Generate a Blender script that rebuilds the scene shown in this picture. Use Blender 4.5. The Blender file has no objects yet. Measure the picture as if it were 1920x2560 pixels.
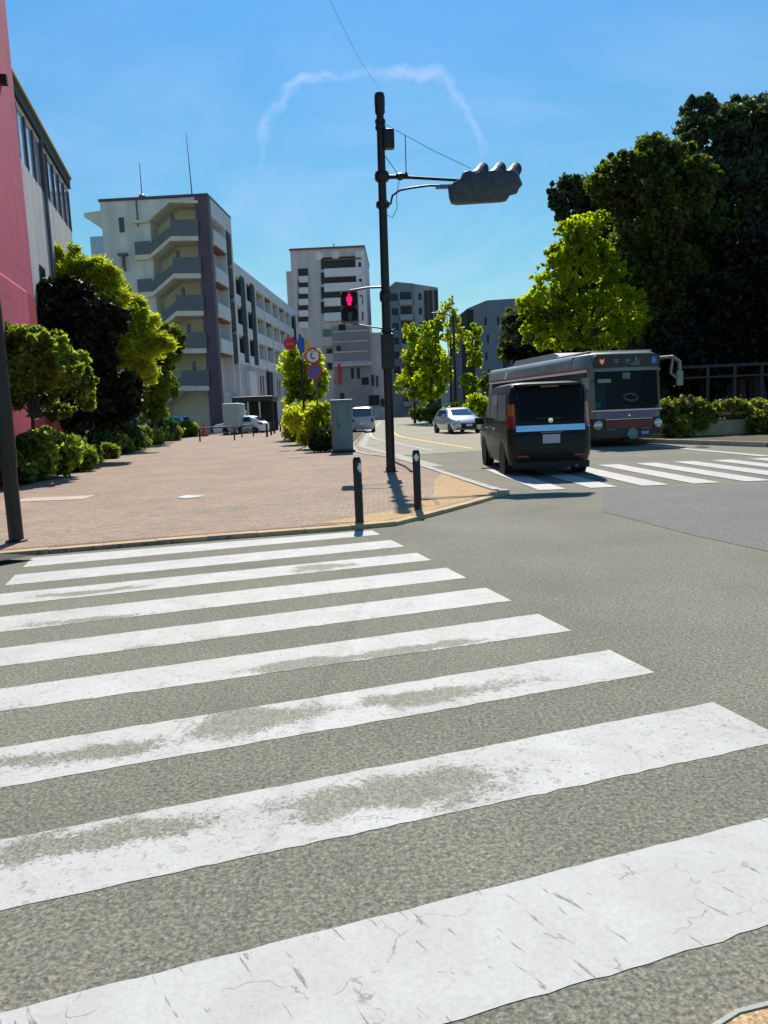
import bpy, math, random
import numpy as np
from mathutils import Vector, Matrix
R = math.radians
sc = bpy.context.scene
random.seed(7)
# ---------------------------------------------------------------- camera
F, PITCH, ROLL, CAMH = 1935.0, .132, -.042, 1.5      # focal length in px of a 1920 px wide picture
fw = np.array([0, math.cos(PITCH), -math.sin(PITCH)])
x0 = np.array([1., 0, 0]); u0 = np.cross(x0, fw)
cX = x0*math.cos(ROLL)+u0*math.sin(ROLL); cU = -x0*math.sin(ROLL)+u0*math.cos(ROLL)
cd = bpy.data.cameras.new('camera'); cam = bpy.data.objects.new('camera', cd)
sc.collection.objects.link(cam)
M = Matrix(((cX[0], cU[0], -fw[0], 0), (cX[1], cU[1], -fw[1], 0), (cX[2], cU[2], -fw[2], CAMH), (0, 0, 0, 1)))
cam.matrix_world = M
cd.sensor_fit = 'HORIZONTAL'; cd.sensor_width = 36; cd.lens = F/1920*36
cd.clip_start = .05; cd.clip_end = 6000
sc.camera = cam
K = 1920/1659
def at(u, v, Y):
    """point at depth Y seen at (u, v) of the 1659 x 2212 survey picture"""
    d = fw*F + cX*(u*K-960) + cU*(1280-v*K)
    return np.array([0, 0, CAMH]) + d*(Y/d[1])
def gd(u, v, z=0):
    d = fw*F + cX*(u*K-960) + cU*(1280-v*K)
    return (np.array([0, 0, CAMH]) + d*((z-CAMH)/d[2]))[:2]
# ---------------------------------------------------------------- light
SUN_EL = R(48.7)
sc.view_settings.view_transform = 'Standard'; sc.view_settings.look = 'None'
sc.view_settings.exposure = 0.62; sc.view_settings.gamma = 1
sl = bpy.data.lights.new('sun', 'SUN'); sl.energy = 4.3; sl.angle = R(.53); sl.color = (1, .93, .82)
so = bpy.data.objects.new('sun', sl); sc.collection.objects.link(so)
so.rotation_euler = (-(math.pi/2-SUN_EL), 0, 0)      # sun stands in +Y, shadows fall to -Y
W = bpy.data.worlds.new('World'); sc.world = W; W.use_nodes = True
def N(nt, typ, **kw):
    n = nt.nodes.new(typ)
    for k, v in kw.items():
        if k in n.inputs: n.inputs[k].default_value = v
        else: setattr(n, k, v)
    return n
def mth(nt, op, a, b=None, c=None):
    n = nt.nodes.new('ShaderNodeMath'); n.operation = op
    for i, q in enumerate((a, b, c)):
        if q is None: continue
        if hasattr(q, 'links'): nt.links.new(q, n.inputs[i])
        else: n.inputs[i].default_value = q
    return n.outputs[0]
def ramp(nt, fac, stops):
    n = nt.nodes.new('ShaderNodeValToRGB'); nt.links.new(fac, n.inputs[0])
    e = n.color_ramp.elements
    while len(e) < len(stops): e.new(.5)
    for i, (p, c) in enumerate(stops):
        e[i].position = p; e[i].color = (*c, 1) if len(c) == 3 else c
    return n.outputs[0]
def mixc(nt, fac, a, b, mode='MIX'):
    n = nt.nodes.new('ShaderNodeMix'); n.data_type = 'RGBA'; n.blend_type = mode
    for i, q in ((0, fac), (6, a), (7, b)):
        if hasattr(q, 'links'): nt.links.new(q, n.inputs[i])
        else: n.inputs[i].default_value = q if i == 0 else (*q, 1)
    return n.outputs[2]
nt = W.node_tree
for n in list(nt.nodes): nt.nodes.remove(n)
sky = N(nt, 'ShaderNodeTexSky', sky_type='NISHITA', sun_disc=False, sun_elevation=SUN_EL, sun_rotation=0, altitude=0, air_density=1.0, dust_density=.05, ozone_density=5.0)
tint = mixc(nt, 1.0, sky.outputs[0], (.46, .92, 1.06), 'MULTIPLY')
tc = N(nt, 'ShaderNodeTexCoord'); sx = N(nt, 'ShaderNodeSeparateXYZ'); nt.links.new(tc.outputs['Generated'], sx.inputs[0])
dx, dy, dz = sx.outputs
yy = mth(nt, 'MAXIMUM', dy, .05); px_ = mth(nt, 'DIVIDE', dx, yy); pz_ = mth(nt, 'DIVIDE', dz, yy)
cmb = N(nt, 'ShaderNodeCombineXYZ'); nt.links.new(px_, cmb.inputs[0]); nt.links.new(pz_, cmb.inputs[1])
nz = N(nt, 'ShaderNodeTexNoise', Scale=9.0, Detail=7.0, Roughness=.6); nt.links.new(cmb.outputs[0], nz.inputs['Vector'])
cc = at(806, 405, 1.0); ccx, ccz = cc[0], cc[2]-CAMH
rx = mth(nt, 'DIVIDE', mth(nt, 'SUBTRACT', px_, float(ccx)), .150)
rz = mth(nt, 'DIVIDE', mth(nt, 'SUBTRACT', pz_, float(ccz)), .142)
rr = mth(nt, 'SQRT', mth(nt, 'ADD', mth(nt, 'MULTIPLY', rx, rx), mth(nt, 'MULTIPLY', rz, rz)))
n6 = N(nt, 'ShaderNodeTexNoise', Scale=4.0, Detail=2.0); nt.links.new(cmb.outputs[0], n6.inputs['Vector'])
rr = mth(nt, 'ADD', rr, mth(nt, 'MULTIPLY', mth(nt, 'SUBTRACT', n6.outputs[0], .5), .7))
rr = mth(nt, 'ADD', rr, mth(nt, 'MULTIPLY', mth(nt, 'SUBTRACT', nz.outputs[0], .5), .55))
band = mth(nt, 'SUBTRACT', 1.0, mth(nt, 'MINIMUM', 1.0, mth(nt, 'DIVIDE', mth(nt, 'ABSOLUTE', mth(nt, 'SUBTRACT', rr, 1.0)), .06)))
band = mth(nt, 'MULTIPLY', band, mth(nt, 'MULTIPLY', mth(nt, 'GREATER_THAN', dy, .1), mth(nt, 'MULTIPLY', mth(nt, 'MAXIMUM', mth(nt, 'MINIMUM', mth(nt, 'MULTIPLY', mth(nt, 'SUBTRACT', rz, .15), 3.0), 1.0), 0.0), 1.0)))
n2 = N(nt, 'ShaderNodeTexNoise', Scale=3.2, Detail=8.0, Roughness=.62); n2.inputs['Distortion'].default_value = .6
mp = N(nt, 'ShaderNodeMapping'); mp.inputs['Scale'].default_value = (1, 2.4, 1); nt.links.new(cmb.outputs[0], mp.inputs[0]); nt.links.new(mp.outputs[0], n2.inputs['Vector'])
wisp = N(nt, 'ShaderNodeMapRange'); nt.links.new(n2.outputs[0], wisp.inputs[0]); wisp.inputs[1].default_value = .44; wisp.inputs[2].default_value = .78
low = N(nt, 'ShaderNodeMapRange'); nt.links.new(pz_, low.inputs[0]); low.inputs[1].default_value = .55; low.inputs[2].default_value = .05
n4 = N(nt, 'ShaderNodeTexNoise', Scale=14.0, Detail=6.0, Roughness=.7); nt.links.new(cmb.outputs[0], n4.inputs['Vector'])
wm = N(nt, 'ShaderNodeMapRange'); nt.links.new(n4.outputs[0], wm.inputs[0]); wm.inputs[1].default_value = .28; wm.inputs[2].default_value = .60; wisp2 = wm.outputs[0]
w2 = mth(nt, 'MULTIPLY', wisp.outputs[0], low.outputs[0])
lowf = N(nt, 'ShaderNodeMapRange'); nt.links.new(dz, lowf.inputs[0]); lowf.inputs[1].default_value = .62; lowf.inputs[2].default_value = .0
tint = mixc(nt, lowf.outputs[0], tint, mixc(nt, 1.0, tint, (1.05, .62, .36), 'MULTIPLY'))
cl = mth(nt, 'ADD', mth(nt, 'MULTIPLY', mth(nt, 'MULTIPLY', band, wisp2), .40), mth(nt, 'MULTIPLY', w2, .55))
skyc = mixc(nt, mth(nt, 'MINIMUM', cl, .8), tint, (4.2, 4.9, 7.2))
bg = N(nt, 'ShaderNodeBackground', Strength=.108); nt.links.new(skyc, bg.inputs[0])
wo = N(nt, 'ShaderNodeOutputWorld'); nt.links.new(bg.outputs[0], wo.inputs[0])

# ---------------------------------------------------------------- materials
def mat(name, col, rough=.7, metal=0, var=.0, scale=4.0, bump=0, bscale=60, coat=0, spec=.5, emit=None, var2=None, grime=0):
    m = bpy.data.materials.new(name); m.use_nodes = True; t = m.node_tree
    b = t.nodes['Principled BSDF']; b.inputs['Roughness'].default_value = rough; b.inputs['Metallic'].default_value = metal
    b.inputs['Coat Weight'].default_value = coat; b.inputs['Specular IOR Level'].default_value = spec
    b.inputs['Base Color'].default_value = (*col, 1)
    co = N(t, 'ShaderNodeTexCoord').outputs['Object']
    if var or var2:
        n = N(t, 'ShaderNodeTexNoise', Scale=scale, Detail=8.0, Roughness=.65); t.links.new(co, n.inputs['Vector'])
        lo = tuple(c*(1-var) for c in col); hi = var2 or tuple(min(1, c*(1+var)) for c in col)
        c = ramp(t, n.outputs[0], [(.3, lo), (.7, hi)])
        if grime:
            n3 = N(t, 'ShaderNodeTexNoise', Scale=bscale, Detail=4.0, Roughness=.8); t.links.new(co, n3.inputs['Vector'])
            g = ramp(t, n3.outputs[0], [(.35, (1-grime,)*3), (.65, (1+grime*.6,)*3)])
            c = mixc(t, 1.0, c, g, 'MULTIPLY')
        t.links.new(c, b.inputs['Base Color'])
    if bump:
        n = N(t, 'ShaderNodeTexNoise', Scale=bscale, Detail=5.0, Roughness=.7); t.links.new(co, n.inputs['Vector'])
        bp = N(t, 'ShaderNodeBump', Strength=bump, Distance=.02); t.links.new(n.outputs[0], bp.inputs['Height'])
        t.links.new(bp.outputs[0], b.inputs['Normal'])
    if emit: b.inputs['Emission Color'].default_value = (*emit[0], 1); b.inputs['Emission Strength'].default_value = emit[1]
    return m
def leafmat(name, dark, light, trans=.45, sc_=.9, tcol=None):
    m = bpy.data.materials.new(name); m.use_nodes = True; t = m.node_tree
    for n in list(t.nodes): t.nodes.remove(n)
    g = N(t, 'ShaderNodeNewGeometry'); co = N(t, 'ShaderNodeTexCoord').outputs['Object']
    n = N(t, 'ShaderNodeTexNoise', Scale=sc_, Detail=3.0); t.links.new(co, n.inputs['Vector'])
    f = mth(t, 'ADD', mth(t, 'MULTIPLY', n.outputs[0], .7), mth(t, 'MULTIPLY', g.outputs['Random Per Island'], .32))
    c = ramp(t, f, [(.32, dark), (.72, light)])
    d = N(t, 'ShaderNodeBsdfPrincipled'); d.inputs['Roughness'].default_value = .55; d.inputs['Specular IOR Level'].default_value = .3; t.links.new(c, d.inputs['Base Color'])
    tr = N(t, 'ShaderNodeBsdfTranslucent')
    t.links.new(mixc(t, 1.0, c, tcol or (1.5, 1.6, .5), 'MULTIPLY'), tr.inputs[0])
    mx = N(t, 'ShaderNodeMixShader', Fac=trans); t.links.new(d.outputs[0], mx.inputs[1]); t.links.new(tr.outputs[0], mx.inputs[2])
    o = N(t, 'ShaderNodeOutputMaterial'); t.links.new(mx.outputs[0], o.inputs[0])
    return m
def glass(name, col, rough=.05, alpha=None):
    m = mat(name, col, rough=rough, spec=.8, coat=.4)
    if alpha:
        m.node_tree.nodes['Principled BSDF'].inputs['Alpha'].default_value = alpha
    return m

def groundmat(name, base, speck, patch, bump=.35, sc1=55.0, tiles=None):
    m = bpy.data.materials.new(name); m.use_nodes = True; t = m.node_tree
    b = t.nodes['Principled BSDF']; b.inputs['Roughness'].default_value = .88; b.inputs['Specular IOR Level'].default_value = .2
    co = N(t, 'ShaderNodeTexCoord').outputs['Object']
    n1 = N(t, 'ShaderNodeTexNoise', Scale=sc1, Detail=6.0, Roughness=.75); t.links.new(co, n1.inputs['Vector'])
    n2 = N(t, 'ShaderNodeTexNoise', Scale=.6, Detail=7.0, Roughness=.6); t.links.new(co, n2.inputs['Vector'])
    v = N(t, 'ShaderNodeTexVoronoi', Scale=110.0); t.links.new(co, v.inputs['Vector'])
    c = ramp(t, n2.outputs[0], [(.3, patch), (.62, base)])
    c = mixc(t, .75, c, ramp(t, n1.outputs[0], [(.38, tuple(speck*.42 for _ in range(3))), (.5, (1, 1, 1)), (.64, (1.7, 1.66, 1.62))]), 'MULTIPLY')
    c = mixc(t, .5, c, ramp(t, v.outputs['Color'], [(.1, (.5, .5, .55)), (.5, (1, 1, 1)), (.95, (1.7, 1.65, 1.5))]), 'MULTIPLY')
    if tiles:
        br = N(t, 'ShaderNodeTexBrick', Scale=tiles); t.links.new(co, br.inputs['Vector'])
        br.inputs['Color1'].default_value = (1.28, 1.05, .98, 1); br.inputs['Color2'].default_value = (.74, .82, .84, 1); br.inputs['Mortar'].default_value = (.5, .48, .46, 1)
        br.inputs['Mortar Size'].default_value = .018
        c = mixc(t, .8, c, br.outputs['Color'], 'MULTIPLY')
    t.links.new(c, b.inputs['Base Color'])
    bp = N(t, 'ShaderNodeBump', Strength=bump, Distance=.008); t.links.new(mth(t, 'ADD', n1.outputs[0], mth(t, 'MULTIPLY', v.outputs['Distance'], .6)), bp.inputs['Height']); t.links.new(bp.outputs[0], b.inputs['Normal'])
    return m
M_asph = groundmat('asphalt', (.186, .181, .143), .9, (.140, .138, .108))
M_asph2 = groundmat('asphalt_new', (.166, .160, .150), .9, (.135, .130, .128))
M_road = groundmat('road_worn', (.30, .285, .215), .9, (.24, .23, .18))
M_walk = groundmat('walk_pavers', (.33, .262, .20), .9, (.25, .21, .17), tiles=3.2)
M_walk2 = groundmat('corner_tan', (.42, .29, .15), .9, (.36, .25, .14))
M_soil = groundmat('soil', (.10, .08, .045), .8, (.07, .06, .035))
M_gnd = groundmat('ground', (.20, .18, .14), .9, (.15, .14, .11))
def paintmat():
    m = bpy.data.materials.new('road_paint'); m.use_nodes = True; t = m.node_tree
    b = t.nodes['Principled BSDF']; b.inputs['Roughness'].default_value = .75
    geo = N(t, 'ShaderNodeNewGeometry'); pos = geo.outputs['Position']
    n1 = N(t, 'ShaderNodeTexNoise', Scale=2.2, Detail=9.0, Roughness=.7, Distortion=.8); t.links.new(pos, n1.inputs['Vector'])
    n2 = N(t, 'ShaderNodeTexNoise', Scale=45.0, Detail=6.0, Roughness=.8); t.links.new(pos, n2.inputs['Vector'])
    # places where the paint has been rubbed off: centre x, y and radii
    spots = [(-.62, 7.42, .45, .24), (-2.2, 5.78, .6, .14), (-1.5, 4.88, .9, .20), (-.5, 5.05, .8, .12), (-.68, 3.66, .42, .26), (-1.35, 3.36, .45, .14), (-1.9, 3.28, .5, .10), (.15, 3.90, .75, .14), (-1.75, 2.42, .45, .15), (-1.1, 2.62, .5, .14), (-.9, 2.18, .7, .18), (-2.6, 6.75, .6, .12), (.05, 2.88, .6, .22), (-.3, 4.55, .9, .12), (.3, 4.75, .6, .10), (-2.3, 4.35, .5, .12), (-1.55, 2.1, .5, .2), (-2.5, 3.45, .4, .1)]
    acc = None
    for (x, y, rx, ry) in spots:
        mp = N(t, 'ShaderNodeMapping', vector_type='POINT'); c, s = math.cos(-.26), math.sin(-.26)
        sub = N(t, 'ShaderNodeVectorMath', operation='SUBTRACT'); t.links.new(pos, sub.inputs[0]); sub.inputs[1].default_value = (x, y, 0)
        mp.inputs['Rotation'].default_value = (0, 0, -.26); t.links.new(sub.outputs[0], mp.inputs[0])
        sc2 = N(t, 'ShaderNodeVectorMath', operation='MULTIPLY'); t.links.new(mp.outputs[0], sc2.inputs[0]); sc2.inputs[1].default_value = (1/rx, 1/ry, 0)
        ln = N(t, 'ShaderNodeVectorMath', operation='LENGTH'); t.links.new(sc2.outputs[0], ln.inputs[0])
        q = mth(t, 'SUBTRACT', 1.25, ln.outputs['Value']); q = mth(t, 'MAXIMUM', q, 0)
        acc = q if acc is None else mth(t, 'MAXIMUM', acc, q)
    w = mth(t, 'ADD', n1.outputs[0], mth(t, 'MULTIPLY', acc, .38))
    w = mth(t, 'ADD', w, mth(t, 'MULTIPLY', mth(t, 'SUBTRACT', n2.outputs[0], .5), .75))
    mr = N(t, 'ShaderNodeMapRange'); t.links.new(w, mr.inputs[0]); mr.inputs[1].default_value = .70; mr.inputs[2].default_value = .765
    vo = N(t, 'ShaderNodeTexVoronoi', feature='DISTANCE_TO_EDGE', Scale=2.4); 
    nd = N(t, 'ShaderNodeTexNoise', Scale=5.0, Detail=6.0); t.links.new(pos, nd.inputs['Vector'])
    vm = N(t, 'ShaderNodeVectorMath', operation='MULTIPLY_ADD'); t.links.new(nd.outputs['Color'], vm.inputs[0]); vm.inputs[1].default_value = (.35, .35, .35); t.links.new(pos, vm.inputs[2])
    t.links.new(vm.outputs[0], vo.inputs['Vector'])
    crack = mth(t, 'MULTIPLY', mth(t, 'LESS_THAN', vo.outputs['Distance'], .0065), mth(t, 'GREATER_THAN', n1.outputs[0], .53))
    d1 = N(t, 'ShaderNodeVectorMath', operation='DOT_PRODUCT'); t.links.new(pos, d1.inputs[0]); d1.inputs[1].default_value = (2.4, -3.6, 0)
    d2 = N(t, 'ShaderNodeVectorMath', operation='DOT_PRODUCT'); t.links.new(pos, d2.inputs[0]); d2.inputs[1].default_value = (27, 18, 0)
    ms = N(t, 'ShaderNodeCombineXYZ'); t.links.new(d1.outputs['Value'], ms.inputs[0]); t.links.new(d2.outputs['Value'], ms.inputs[1])
    ns = N(t, 'ShaderNodeTexNoise', Scale=1.0, Detail=3.0, Roughness=.6, Distortion=.5); t.links.new(ms.outputs[0], ns.inputs['Vector'])
    sp3 = N(t, 'ShaderNodeSeparateXYZ'); t.links.new(pos, sp3.inputs[0])
    stroke = N(t, 'ShaderNodeMapRange'); t.links.new(ns.outputs[0], stroke.inputs[0]); stroke.inputs[1].default_value = .635; stroke.inputs[2].default_value = .67
    near = mth(t, 'LESS_THAN', mth(t, 'SUBTRACT', sp3.outputs[1], mth(t, 'MULTIPLY', sp3.outputs[0], .28)), 2.35)
    nk = N(t, 'ShaderNodeTexNoise', Scale=26.0, Detail=5.0, Roughness=.65, Distortion=1.6); t.links.new(pos, nk.inputs['Vector'])
    krr = N(t, 'ShaderNodeMapRange'); t.links.new(mth(t, 'ADD', nk.outputs[0], mth(t, 'MULTIPLY', acc, .05)), krr.inputs[0]); krr.inputs[1].default_value = .575; krr.inputs[2].default_value = .64
    fine = mth(t, 'MULTIPLY', mth(t, 'MULTIPLY', krr.outputs[0], mth(t, 'SUBTRACT', 1.0, near)), .55)
    wear = mth(t, 'MAXIMUM', mth(t, 'MAXIMUM', mr.outputs[0], mth(t, 'MULTIPLY', crack, .6)), mth(t, 'MAXIMUM', mth(t, 'MULTIPLY', mth(t, 'MULTIPLY', stroke.outputs[0], near), .8), fine))
    cw = ramp(t, n1.outputs[0], [(.3, (.47, .475, .455)), (.6, (.40, .395, .37))])
    cw = mixc(t, .8, cw, ramp(t, n2.outputs[0], [(.3, (.82, .80, .80)), (.5, (1, 1, 1)), (.7, (1.1, 1.1, 1.1))]), 'MULTIPLY')
    va = N(t, 'ShaderNodeTexVoronoi', Scale=110.0); t.links.new(pos, va.inputs['Vector'])
    ca = ramp(t, va.outputs['Color'], [(.1, (.095, .092, .070)), (.5, (.165, .16, .122)), (.9, (.27, .26, .21))])
    t.links.new(mixc(t, wear, cw, ca), b.inputs['Base Color'])
    bp = N(t, 'ShaderNodeBump', Strength=.3, Distance=.006); t.links.new(mth(t, 'SUBTRACT', n2.outputs[0], wear), bp.inputs['Height']); t.links.new(bp.outputs[0], b.inputs['Normal'])
    return m
M_paint = paintmat()
M_yel = mat('yellow_paint', (.62, .42, .10), .8, var=.3, scale=3)
M_kerb = mat('kerb_stone', (.46, .33, .17), .85, var=.2, scale=3, bump=.3, grime=.15)
M_kerbg = mat('kerb_grey', (.36, .35, .31), .85, var=.2, scale=3, bump=.3)
M_blk = mat('black_metal', (.012, .012, .013), .42, var=.4, scale=9, spec=.4)
M_blkm = mat('shadow_wedge_black', (.02, .02, .02), .85, var=.3, scale=9, bump=.2)
M_grey = mat('grey_metal', (.13, .14, .145), .45, .3, var=.25, scale=8)
M_fence = mat('fence_paint', (.028, .030, .034), .6, var=.3, scale=5)
M_lgrey = mat('light_grey_metal', (.42, .43, .44), .4, .2, var=.15)
M_chrome = mat('chrome', (.75, .78, .80), .12, 1.0)
M_refl = mat('reflector_white', (.7, .7, .68), .4, var=.2)
M_teal = mat('cabinet_paint', (.10, .21, .22), .5, var=.22, scale=3, bump=.05)
M_red = mat('sign_red', (.55, .02, .035), .4, var=.1); M_blue = mat('sign_blue', (.02, .12, .50), .4, var=.1)
M_white = mat('white_paint', (.75, .76, .76), .45, var=.06, scale=3)
M_pink = mat('red_render', (.50, .055, .12), .75, var=.16, scale=.9, bump=.15, bscale=30, grime=.12)
def panelize(m, sx, sz, d=.72):
    t = m.node_tree; b = t.nodes['Principled BSDF']; src = b.inputs['Base Color'].links[0].from_socket
    co = N(t, 'ShaderNodeTexCoord').outputs['Object']; sp = N(t, 'ShaderNodeSeparateXYZ'); t.links.new(co, sp.inputs[0])
    cb = N(t, 'ShaderNodeCombineXYZ'); t.links.new(mth(t, 'ADD', sp.outputs[0], sp.outputs[1]), cb.inputs[0]); t.links.new(sp.outputs[2], cb.inputs[1])
    br = N(t, 'ShaderNodeTexBrick', Scale=1.0, offset=0.0); t.links.new(cb.outputs[0], br.inputs['Vector'])
    for k_, v_ in (('Color1', (1, 1, 1, 1)), ('Color2', (.93, .94, .95, 1)), ('Mortar', (d, d, d, 1)), ('Mortar Size', .012), ('Brick Width', sx), ('Row Height', sz), ('Mortar Smooth', .3)): br.inputs[k_].default_value = v_
    sn = N(t, 'ShaderNodeTexNoise', Scale=1.0, Detail=6.0); mp = N(t, 'ShaderNodeMapping'); mp.inputs['Scale'].default_value = (1.1, 1.1, .10); t.links.new(co, mp.inputs[0]); t.links.new(mp.outputs[0], sn.inputs['Vector'])
    c = mixc(t, 1.0, src, br.outputs['Color'], 'MULTIPLY'); c = mixc(t, .8, c, ramp(t, sn.outputs[0], [(.35, (.86, .85, .85)), (.6, (1.05, 1.04, 1.04))]), 'MULTIPLY')
    t.links.new(c, b.inputs['Base Color'])
panelize(M_pink, 2.4, 1.2, .5)
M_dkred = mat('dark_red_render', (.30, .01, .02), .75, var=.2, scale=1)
M_conc = mat('concrete_blue_grey', (.46, .46, .47), .85, var=.14, scale=.7, bump=.2, bscale=12, grime=.14)
M_apt = mat('apartment_wall', (.76, .74, .69), .85, var=.10, scale=.5, bump=.2, bscale=9, grime=.14)
M_apty = mat('stairwell_plaster', (.80, .73, .56), .85, var=.12, scale=.8)
M_aptl = mat('apartment_light_render', (.70, .70, .70), .85, var=.1, scale=.6, grime=.1, bscale=9)
M_purple = mat('purple_tile', (.115, .07, .105), .6, var=.2, scale=2, grime=.2, bscale=30)
M_mesh = mat('balcony_mesh', (.15, .16, .18), .6, .3, var=.2, scale=3)
M_slab = mat('slab_edge', (.74, .68, .58), .8, var=.12, scale=1)
M_win = glass('window_glass', (.02, .03, .04)); M_winb = glass('window_sky', (.40, .52, .62), .03)
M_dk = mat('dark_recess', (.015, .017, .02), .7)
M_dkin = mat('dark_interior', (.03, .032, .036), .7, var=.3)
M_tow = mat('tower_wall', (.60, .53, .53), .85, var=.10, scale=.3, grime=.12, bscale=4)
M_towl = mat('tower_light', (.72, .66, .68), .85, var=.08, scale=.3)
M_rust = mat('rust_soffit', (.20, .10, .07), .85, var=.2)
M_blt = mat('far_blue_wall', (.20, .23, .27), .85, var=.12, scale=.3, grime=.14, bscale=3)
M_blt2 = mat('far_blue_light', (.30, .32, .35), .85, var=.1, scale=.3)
M_eave = mat('eave_dark', (.02, .02, .015), .7); M_gut = mat('gutter_yellow', (.40, .36, .12), .5)
M_van = mat('black_car_paint', (.010, .010, .011), .42, .0, coat=.15, spec=.2)
M_silver = mat('silver_car_paint', (.42, .46, .50), .25, .6, coat=.8)
M_vg = mat('tinted_glass', (.004, .004, .005), .2, spec=.12); M_vgs = glass('side_glass', (.02, .035, .02))
M_ws = glass('windscreen', (.03, .07, .10), .04); M_bws = mat('bus_windscreen', (.004, .006, .007), .08, spec=.3); M_bws.node_tree.nodes['Principled BSDF'].inputs['Alpha'].default_value = .42
M_tail = mat('tail_red', (.22, .006, .008), .2, coat=.6); M_or = mat('indicator_orange', (.34, .11, .02), .3)
M_lamp = mat('headlamp', (.55, .6, .62), .1, .3, coat=1)
M_bus = mat('bus_silver', (.16, .185, .185), .42, .1, var=.1, scale=1.5, coat=.5); M_busp = mat('bus_purple', (.17, .10, .28), .35); M_busr = mat('bus_red', (.40, .03, .07), .35)
M_busk = mat('bus_black', (.012, .012, .014), .35)
M_bark = mat('bark', (.045, .035, .025), .9, var=.4, scale=6, bump=.6, bscale=20)
L_dark = leafmat('leaf_dark', (.010, .020, .008), (.045, .075, .022), .25, .35)
L_darkb = leafmat('leaf_bluegreen', (.010, .024, .016), (.11, .15, .085), .38, .3)
L_shade = leafmat('leaf_shade', (.004, .007, .004), (.014, .022, .008), .12, .35)  # near-black green: deep shade inside the trees put into the leaf colour
L_big = leafmat('leaf_camphor', (.014, .030, .008), (.17, .21, .045), .48, .35)
L_gink = leafmat('leaf_ginkgo', (.09, .15, .012), (.56, .60, .03), .72, .5)
L_yel = leafmat('leaf_yellow', (.14, .18, .018), (.60, .60, .08), .7, .6)
L_hy = leafmat('leaf_verge', (.05, .07, .012), (.34, .34, .07), .5, 1.6)
L_shr = leafmat('leaf_shrub', (.03, .07, .02), (.36, .42, .09), .6, .8)
L_hed = leafmat('leaf_hedge', (.02, .07, .04), (.10, .18, .07), .4, 1.5)
L_grn = leafmat('leaf_green', (.04, .075, .012), (.24, .27, .04), .5, .8)
L_brown = leafmat('leaf_brown', (.16, .10, .05), (.34, .22, .12), .3, 2)

for m_ in (M_conc, M_apt, M_tow): panelize(m_, 3.0, 2.9, .8)
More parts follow.
